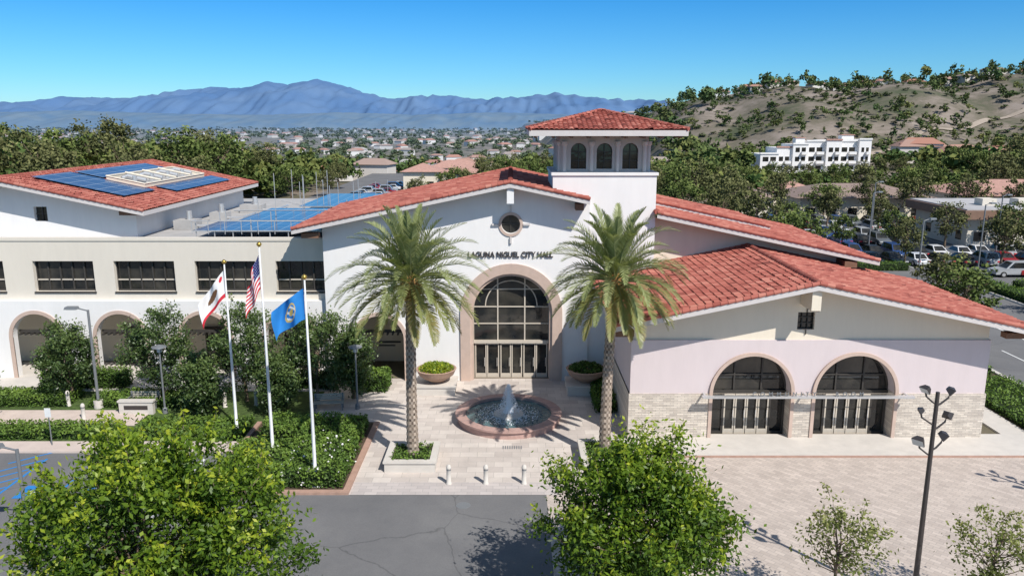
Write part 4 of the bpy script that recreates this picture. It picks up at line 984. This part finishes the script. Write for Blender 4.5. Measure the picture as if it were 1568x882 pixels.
def house(x,y,z,w,l,h,a,tw,tr):
    c,s=math.cos(a),math.sin(a); T=lambda p:(x+p[0]*c-p[1]*s,y+p[0]*s+p[1]*c,z+p[2])
    B=[(-w,-l,-3),(w,-l,-3),(w,l,-3),(-w,l,-3)]; U=[(p[0],p[1],h) for p in B]
    for i in range(4): mb.face([T(B[i]),T(B[(i+1)%4]),T(U[(i+1)%4]),T(U[i])],0,tw)
    e=.7;E_=[(-w-e,-l-e,h-.1),(w+e,-l-e,h-.1),(w+e,l+e,h-.1),(-w-e,l+e,h-.1)]; r0=(-w*.6,0,h+w*.3);r1=(w*.6,0,h+w*.3)
    for f in ([E_[0],E_[1],r1,r0],[E_[2],E_[3],r0,r1],[E_[1],E_[2],r1],[E_[3],E_[0],r0]): mb.face([T(p) for p in f],0,tr)
hp=[]
for k in range(1050):
    d=225*math.exp(rg.random()*2.95); u=rg.uniform(-.75,.75); x=u*d
    if d<260 and -50<x<140: continue
    if x>70 and 230<d<560: continue
    if hp and min((x-a)**2+(d-b_)**2 for a,b_ in hp[-400:])<400: continue
    hp.append((x,d)); s=1 if d<900 else 1.4
    house(x,d,float(Hh(x,d)),rg.uniform(4.5,8)*s,rg.uniform(4,6.5)*s,rg.uniform(4,6.2)*s,rg.normal(0,.5),rg.choice([0,.1,.2,1,.98]),rg.choice([.3,.35,.45,.6,.7,.8,.28]))
for k in range(40):
    x=rg.uniform(95,420); y=482+rg.uniform(-6,22); house(x,y,float(Hh(x,y)),rg.uniform(3.5,6),3.5,rg.uniform(2.6,4.0),rg.normal(0,.2),rg.choice([0,.1,.2]),rg.choice([.3,.4,.5,.65]))
for k in range(26):
    x=rg.uniform(160,300); y=rg.uniform(265,320); house(x,y,float(Hh(x,y)),rg.uniform(5,9),5,rg.uniform(5,7),rg.normal(0,.2),rg.choice([0,.1,.98]),rg.choice([.3,.4,.5]))
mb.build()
mb=MB('hill_path','dirt'); pp=[(124,300),(131,312),(150,330),(171,344),(184,357),(198,369),(214,376),(246,396),(270,404),(300,420)]
L_=[]
for (a,b_),(c_,d) in zip(pp,pp[1:]):
    for i in range(12): f=i/12; L_.append((a+(c_-a)*f,b_+(d-b_)*f))
for p,q in zip(L_,L_[1:]):
    w=1.8; g=lambda x,y:(x,y,float(Hh(x,y))+.5)
    for s0,s1 in ((-1,0),(0,1)): mb.face([g(p[0],p[1]+w*s0),g(q[0],q[1]+w*s0),g(q[0],q[1]+w*s1),g(p[0],p[1]+w*s1)])
mb.build()

# ------------------------------------------------------------ mid-distance trees (linked meshes)
TM=[]
for i,(lm,cz,R) in enumerate((('leafM',6.2,(3.6,3.6,3.4)),('leafM',6.5,(3.0,3.0,3.8)),('leafO',6.8,(3.4,3.2,3.3)),('leafO',7.5,(2.8,3.0,3.0)),('leafM',5.6,(4.2,4,3.0)),('leafO',6.0,(3.8,3.8,3.6)))):
    TM.append(hidden_mesh(tree('street_tree_mesh',lm,cz,R,.2,46,44,.95,.50,.30,200+i,limbs=20,inner=.4,build=False)))
def mt(x,y,h,k=None,name='street_tree'):
    k=rc.randrange(6) if k is None else k
    inst(name,TM[k],(x,y,float(Hh(x,y))),rc.uniform(0,6),(h/10.2*rc.uniform(.9,1.1),h/10.2*rc.uniform(.9,1.1),h/10.2))
for x,y,h in ((33.8,57,7),(37,66,6),(51.5,62,6),(49.3,67.5,5),(46,90.5,6),(57,90,7),(34,92,8),(66,102.5,7.5),(76,102,9),(58,104,6.5),(84,104,8),(44,103.5,5.5),(51,103.5,6),(33,106,9),(62,77,6),(70,77,6.5),(78,77,6),(66,62,5.5),(76,62,6),(56,119,6),(48,119,6.5),(42,119,6),
    (30,112,9),(26,118,9),(33,122,10),(38,133,9),(45,133,8.5),(53,133,8),(60,132,8),(68,132,9),(76,131,9),(85,130,9),(94,124,10),(100,130,10),(28,134,10),(34,145,10),(30,160,10),(36,155,9),(26,148,10),
    (50,170,8),(62,168,8),(70,158,8),(80,160,8),(88,166,9),(96,155,11),(105,160,12),(115,155,12),(122,170,13),(130,165,14),(118,185,12),(128,190,13),(140,180,14),(108,175,10),(100,190,9),
    (22,170,10),(30,185,9),(40,190,8),(52,195,8),(66,200,7),(75,215,6),(56,240,7),(135,210,13),(126,215,11),(150,205,13),(150,235,12),(138,245,10),(85,205,7),(95,215,6.5),(105,225,6.5),(115,235,7),(90,240,5),(45,215,7),(60,220,6.5),(48,178,8),(74,182,8)): mt(x,y,h)
for x,y,h in ((-95,130,17),(-88,122,16),(-80,135,16),(-86,150,17),(-70,145,14),(-62,132,12),(-63,150,16),(-58,158,16),(-45,160,10),(-100,150,17),(-110,160,18),(-76,160,15),(-66,170,14),(-90,170,17),
    (-102,115,13),(-90,108,12),(-78,112,11),(-68,115,10),(-60,118,9),(-52,125,8.5),(-55,108,7),(-66,105,8),(-58,185,12),(-75,190,15),(-95,190,17),(-120,190,18),(-74,126,12),(-56,140,11),
    (-20,165,6),(-13,180,8),(-5,180,9),(2,175,8),(8,182,9),(14,170,9),(18,190,9),(-42,180,7),(-44,200,8),(0,215,9),(10,210,9),(-10,172,6.5),(-8,205,8),(4,198,9),(12,225,8),(-16,185,6),(-2,190,9),(22,205,9)): mt(x,y,h,name='eucalyptus_tree' if h>14 else 'street_tree')

# ------------------------------------------------------------ distant mass of trees
rg=np.random.default_rng(99)
TP=[]
for k in range(9):
    n=84; d=rg.normal(size=(n,3)); d/=np.linalg.norm(d,axis=1)[:,None]; cl=rg.normal(size=(9,3))*.42; c=cl[rg.integers(0,9,n)]+d*rg.uniform(.2,.5,n)[:,None]
    sh=[(.5,.5,.42),(.42,.42,.5),(.55,.55,.38),(.3,.3,.55),(.5,.5,.45),(.45,.5,.4),(.6,.5,.36),(.35,.35,.5),(.5,.45,.45)][k]
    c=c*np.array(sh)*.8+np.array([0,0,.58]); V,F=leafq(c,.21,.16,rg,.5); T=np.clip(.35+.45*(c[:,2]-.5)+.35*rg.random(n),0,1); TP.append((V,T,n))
pos=[]; HP=np.array(hp)
for k in range(10500):
    d=165*math.exp(rg.random()*3.35); u=rg.uniform(-.85,.85); x=u*d
    near=d<250 and -50<x<125
    if near and rg.random()<.3: continue
    if 76<x<125 and 225<d<278 : continue
    if -48<x<-6 and d<265: continue
    if x<=85 and d>250:
        dx=np.abs(HP[:,0]-x); dy=HP[:,1]-d
        if ((dx<7)&(dy>-8)&(dy<(16 if d<900 else 40))).any() and rg.random()<.7: continue
    hillz= x>85 and 290<d<540
    if hillz:
        g=noise.noise(Vector((x*.018,d*.03,2)))
        if g<(.0 if d>350 else -.25) : continue
    if x>60 and d>560 and rg.random()<.7: continue
    h=rg.uniform(5,10)*(1+.8*min(1,max(0,(d-600)/2500)))
    if near: h=rg.uniform(4,7.5) if x<60 else rg.uniform(3,5.5)
    if hillz: h=rg.uniform(2,6.5)
    if x<-.35*d and d<350: h*=1.35
    pos.append((x,d,float(Hh(x,d)),h,h*rg.uniform(.85,1.3)*(1 if d<600 else 1.5)))
for k in range(1700):   # chaparral scrub on the hill
    x=rg.uniform(85,430); y=rg.uniform(295,480); g=noise.noise(Vector((x*.03,y*.05,5)))
    if g<-.12: continue
    h=rg.uniform(.8,2.6); pos.append((x,y,float(Hh(x,y))-.2,h,h*rg.uniform(1.3,2.8)))
for k in range(240):
    x=rg.uniform(80,420); y=480+rg.uniform(-25,25); h=rg.uniform(3,7) if rg.random()<.88 else 11; pos.append((x,y,float(Hh(x,y)),h,h))
VV=[];TT=[];HU=[]
for x,y,z,h,w in pos:
    V,T,n=TP[rg.integers(0,9)]; a=rg.uniform(0,6.28); c,s=math.cos(a),math.sin(a)
    P=np.stack([(V[:,0]*c-V[:,1]*s)*w+x,(V[:,0]*s+V[:,1]*c)*w+y,V[:,2]*h+z],1); VV.append(P); TT.append(np.clip(T+rg.normal(0,.1),0,1)); HU.append(np.full(n,np.clip(rg.normal(.4,.27),0,1)))
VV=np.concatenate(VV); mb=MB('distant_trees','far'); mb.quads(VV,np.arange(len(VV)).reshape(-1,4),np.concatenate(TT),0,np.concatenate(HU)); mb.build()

# ------------------------------------------------------------ light, sky, camera
sd=Vector((.56,-.74,1.0)).normalized(); el=math.asin(sd.z); az=math.atan2(sd.x,sd.y)
w=bpy.data.worlds.new("World"); scene.world=w; w.use_nodes=True; nt=w.node_tree
bg=nt.nodes.get('Background') or nt.nodes.new('ShaderNodeBackground')
sk=nt.nodes.new('ShaderNodeTexSky'); sk.sky_type='NISHITA'; sk.sun_disc=False; sk.sun_elevation=el; sk.sun_rotation=az; sk.air_density=1.0; sk.dust_density=.1; sk.ozone_density=4.0; sk.altitude=100
tc=nt.nodes.new('ShaderNodeTexCoord'); sx=nt.nodes.new('ShaderNodeSeparateXYZ'); nt.links.new(tc.outputs['Generated'],sx.inputs[0])
rp=ramp(nt,[(0,(.46,.76,.98)),(.05,(.33,.70,1)),(.14,(.16,.60,.98)),(.35,(.75,.82,.80)),(1,(1,.90,.78))])
nt.links.new(sx.outputs[2],rp.inputs['Fac'])
mx=nt.nodes.new('ShaderNodeMix'); mx.data_type='RGBA'; mx.blend_type='MULTIPLY'; mx.inputs[0].default_value=1
nt.links.new(sk.outputs[0],mx.inputs[6]); nt.links.new(rp.outputs[0],mx.inputs[7])
nt.links.new(mx.outputs[2],bg.inputs[0]); bg.inputs[1].default_value=.13
L=bpy.data.lights.new('sun','SUN'); L.energy=5.0; L.angle=math.radians(.5); L.color=(1,.955,.89); lo=bpy.data.objects.new('sun',L); scene.collection.objects.link(lo)
lo.rotation_euler=sd.to_track_quat('Z','Y').to_euler()
cam=bpy.data.cameras.new('camera'); co=bpy.data.objects.new('camera',cam); scene.collection.objects.link(co); scene.camera=co
co.location=(0,0,17); co.rotation_euler=(math.radians(90-12.04),0,0); cam.sensor_width=36; cam.lens=27.55; cam.clip_end=20000; cam.clip_start=.5
scene.view_settings.view_transform='Standard'; scene.view_settings.look='None'; scene.view_settings.exposure=0
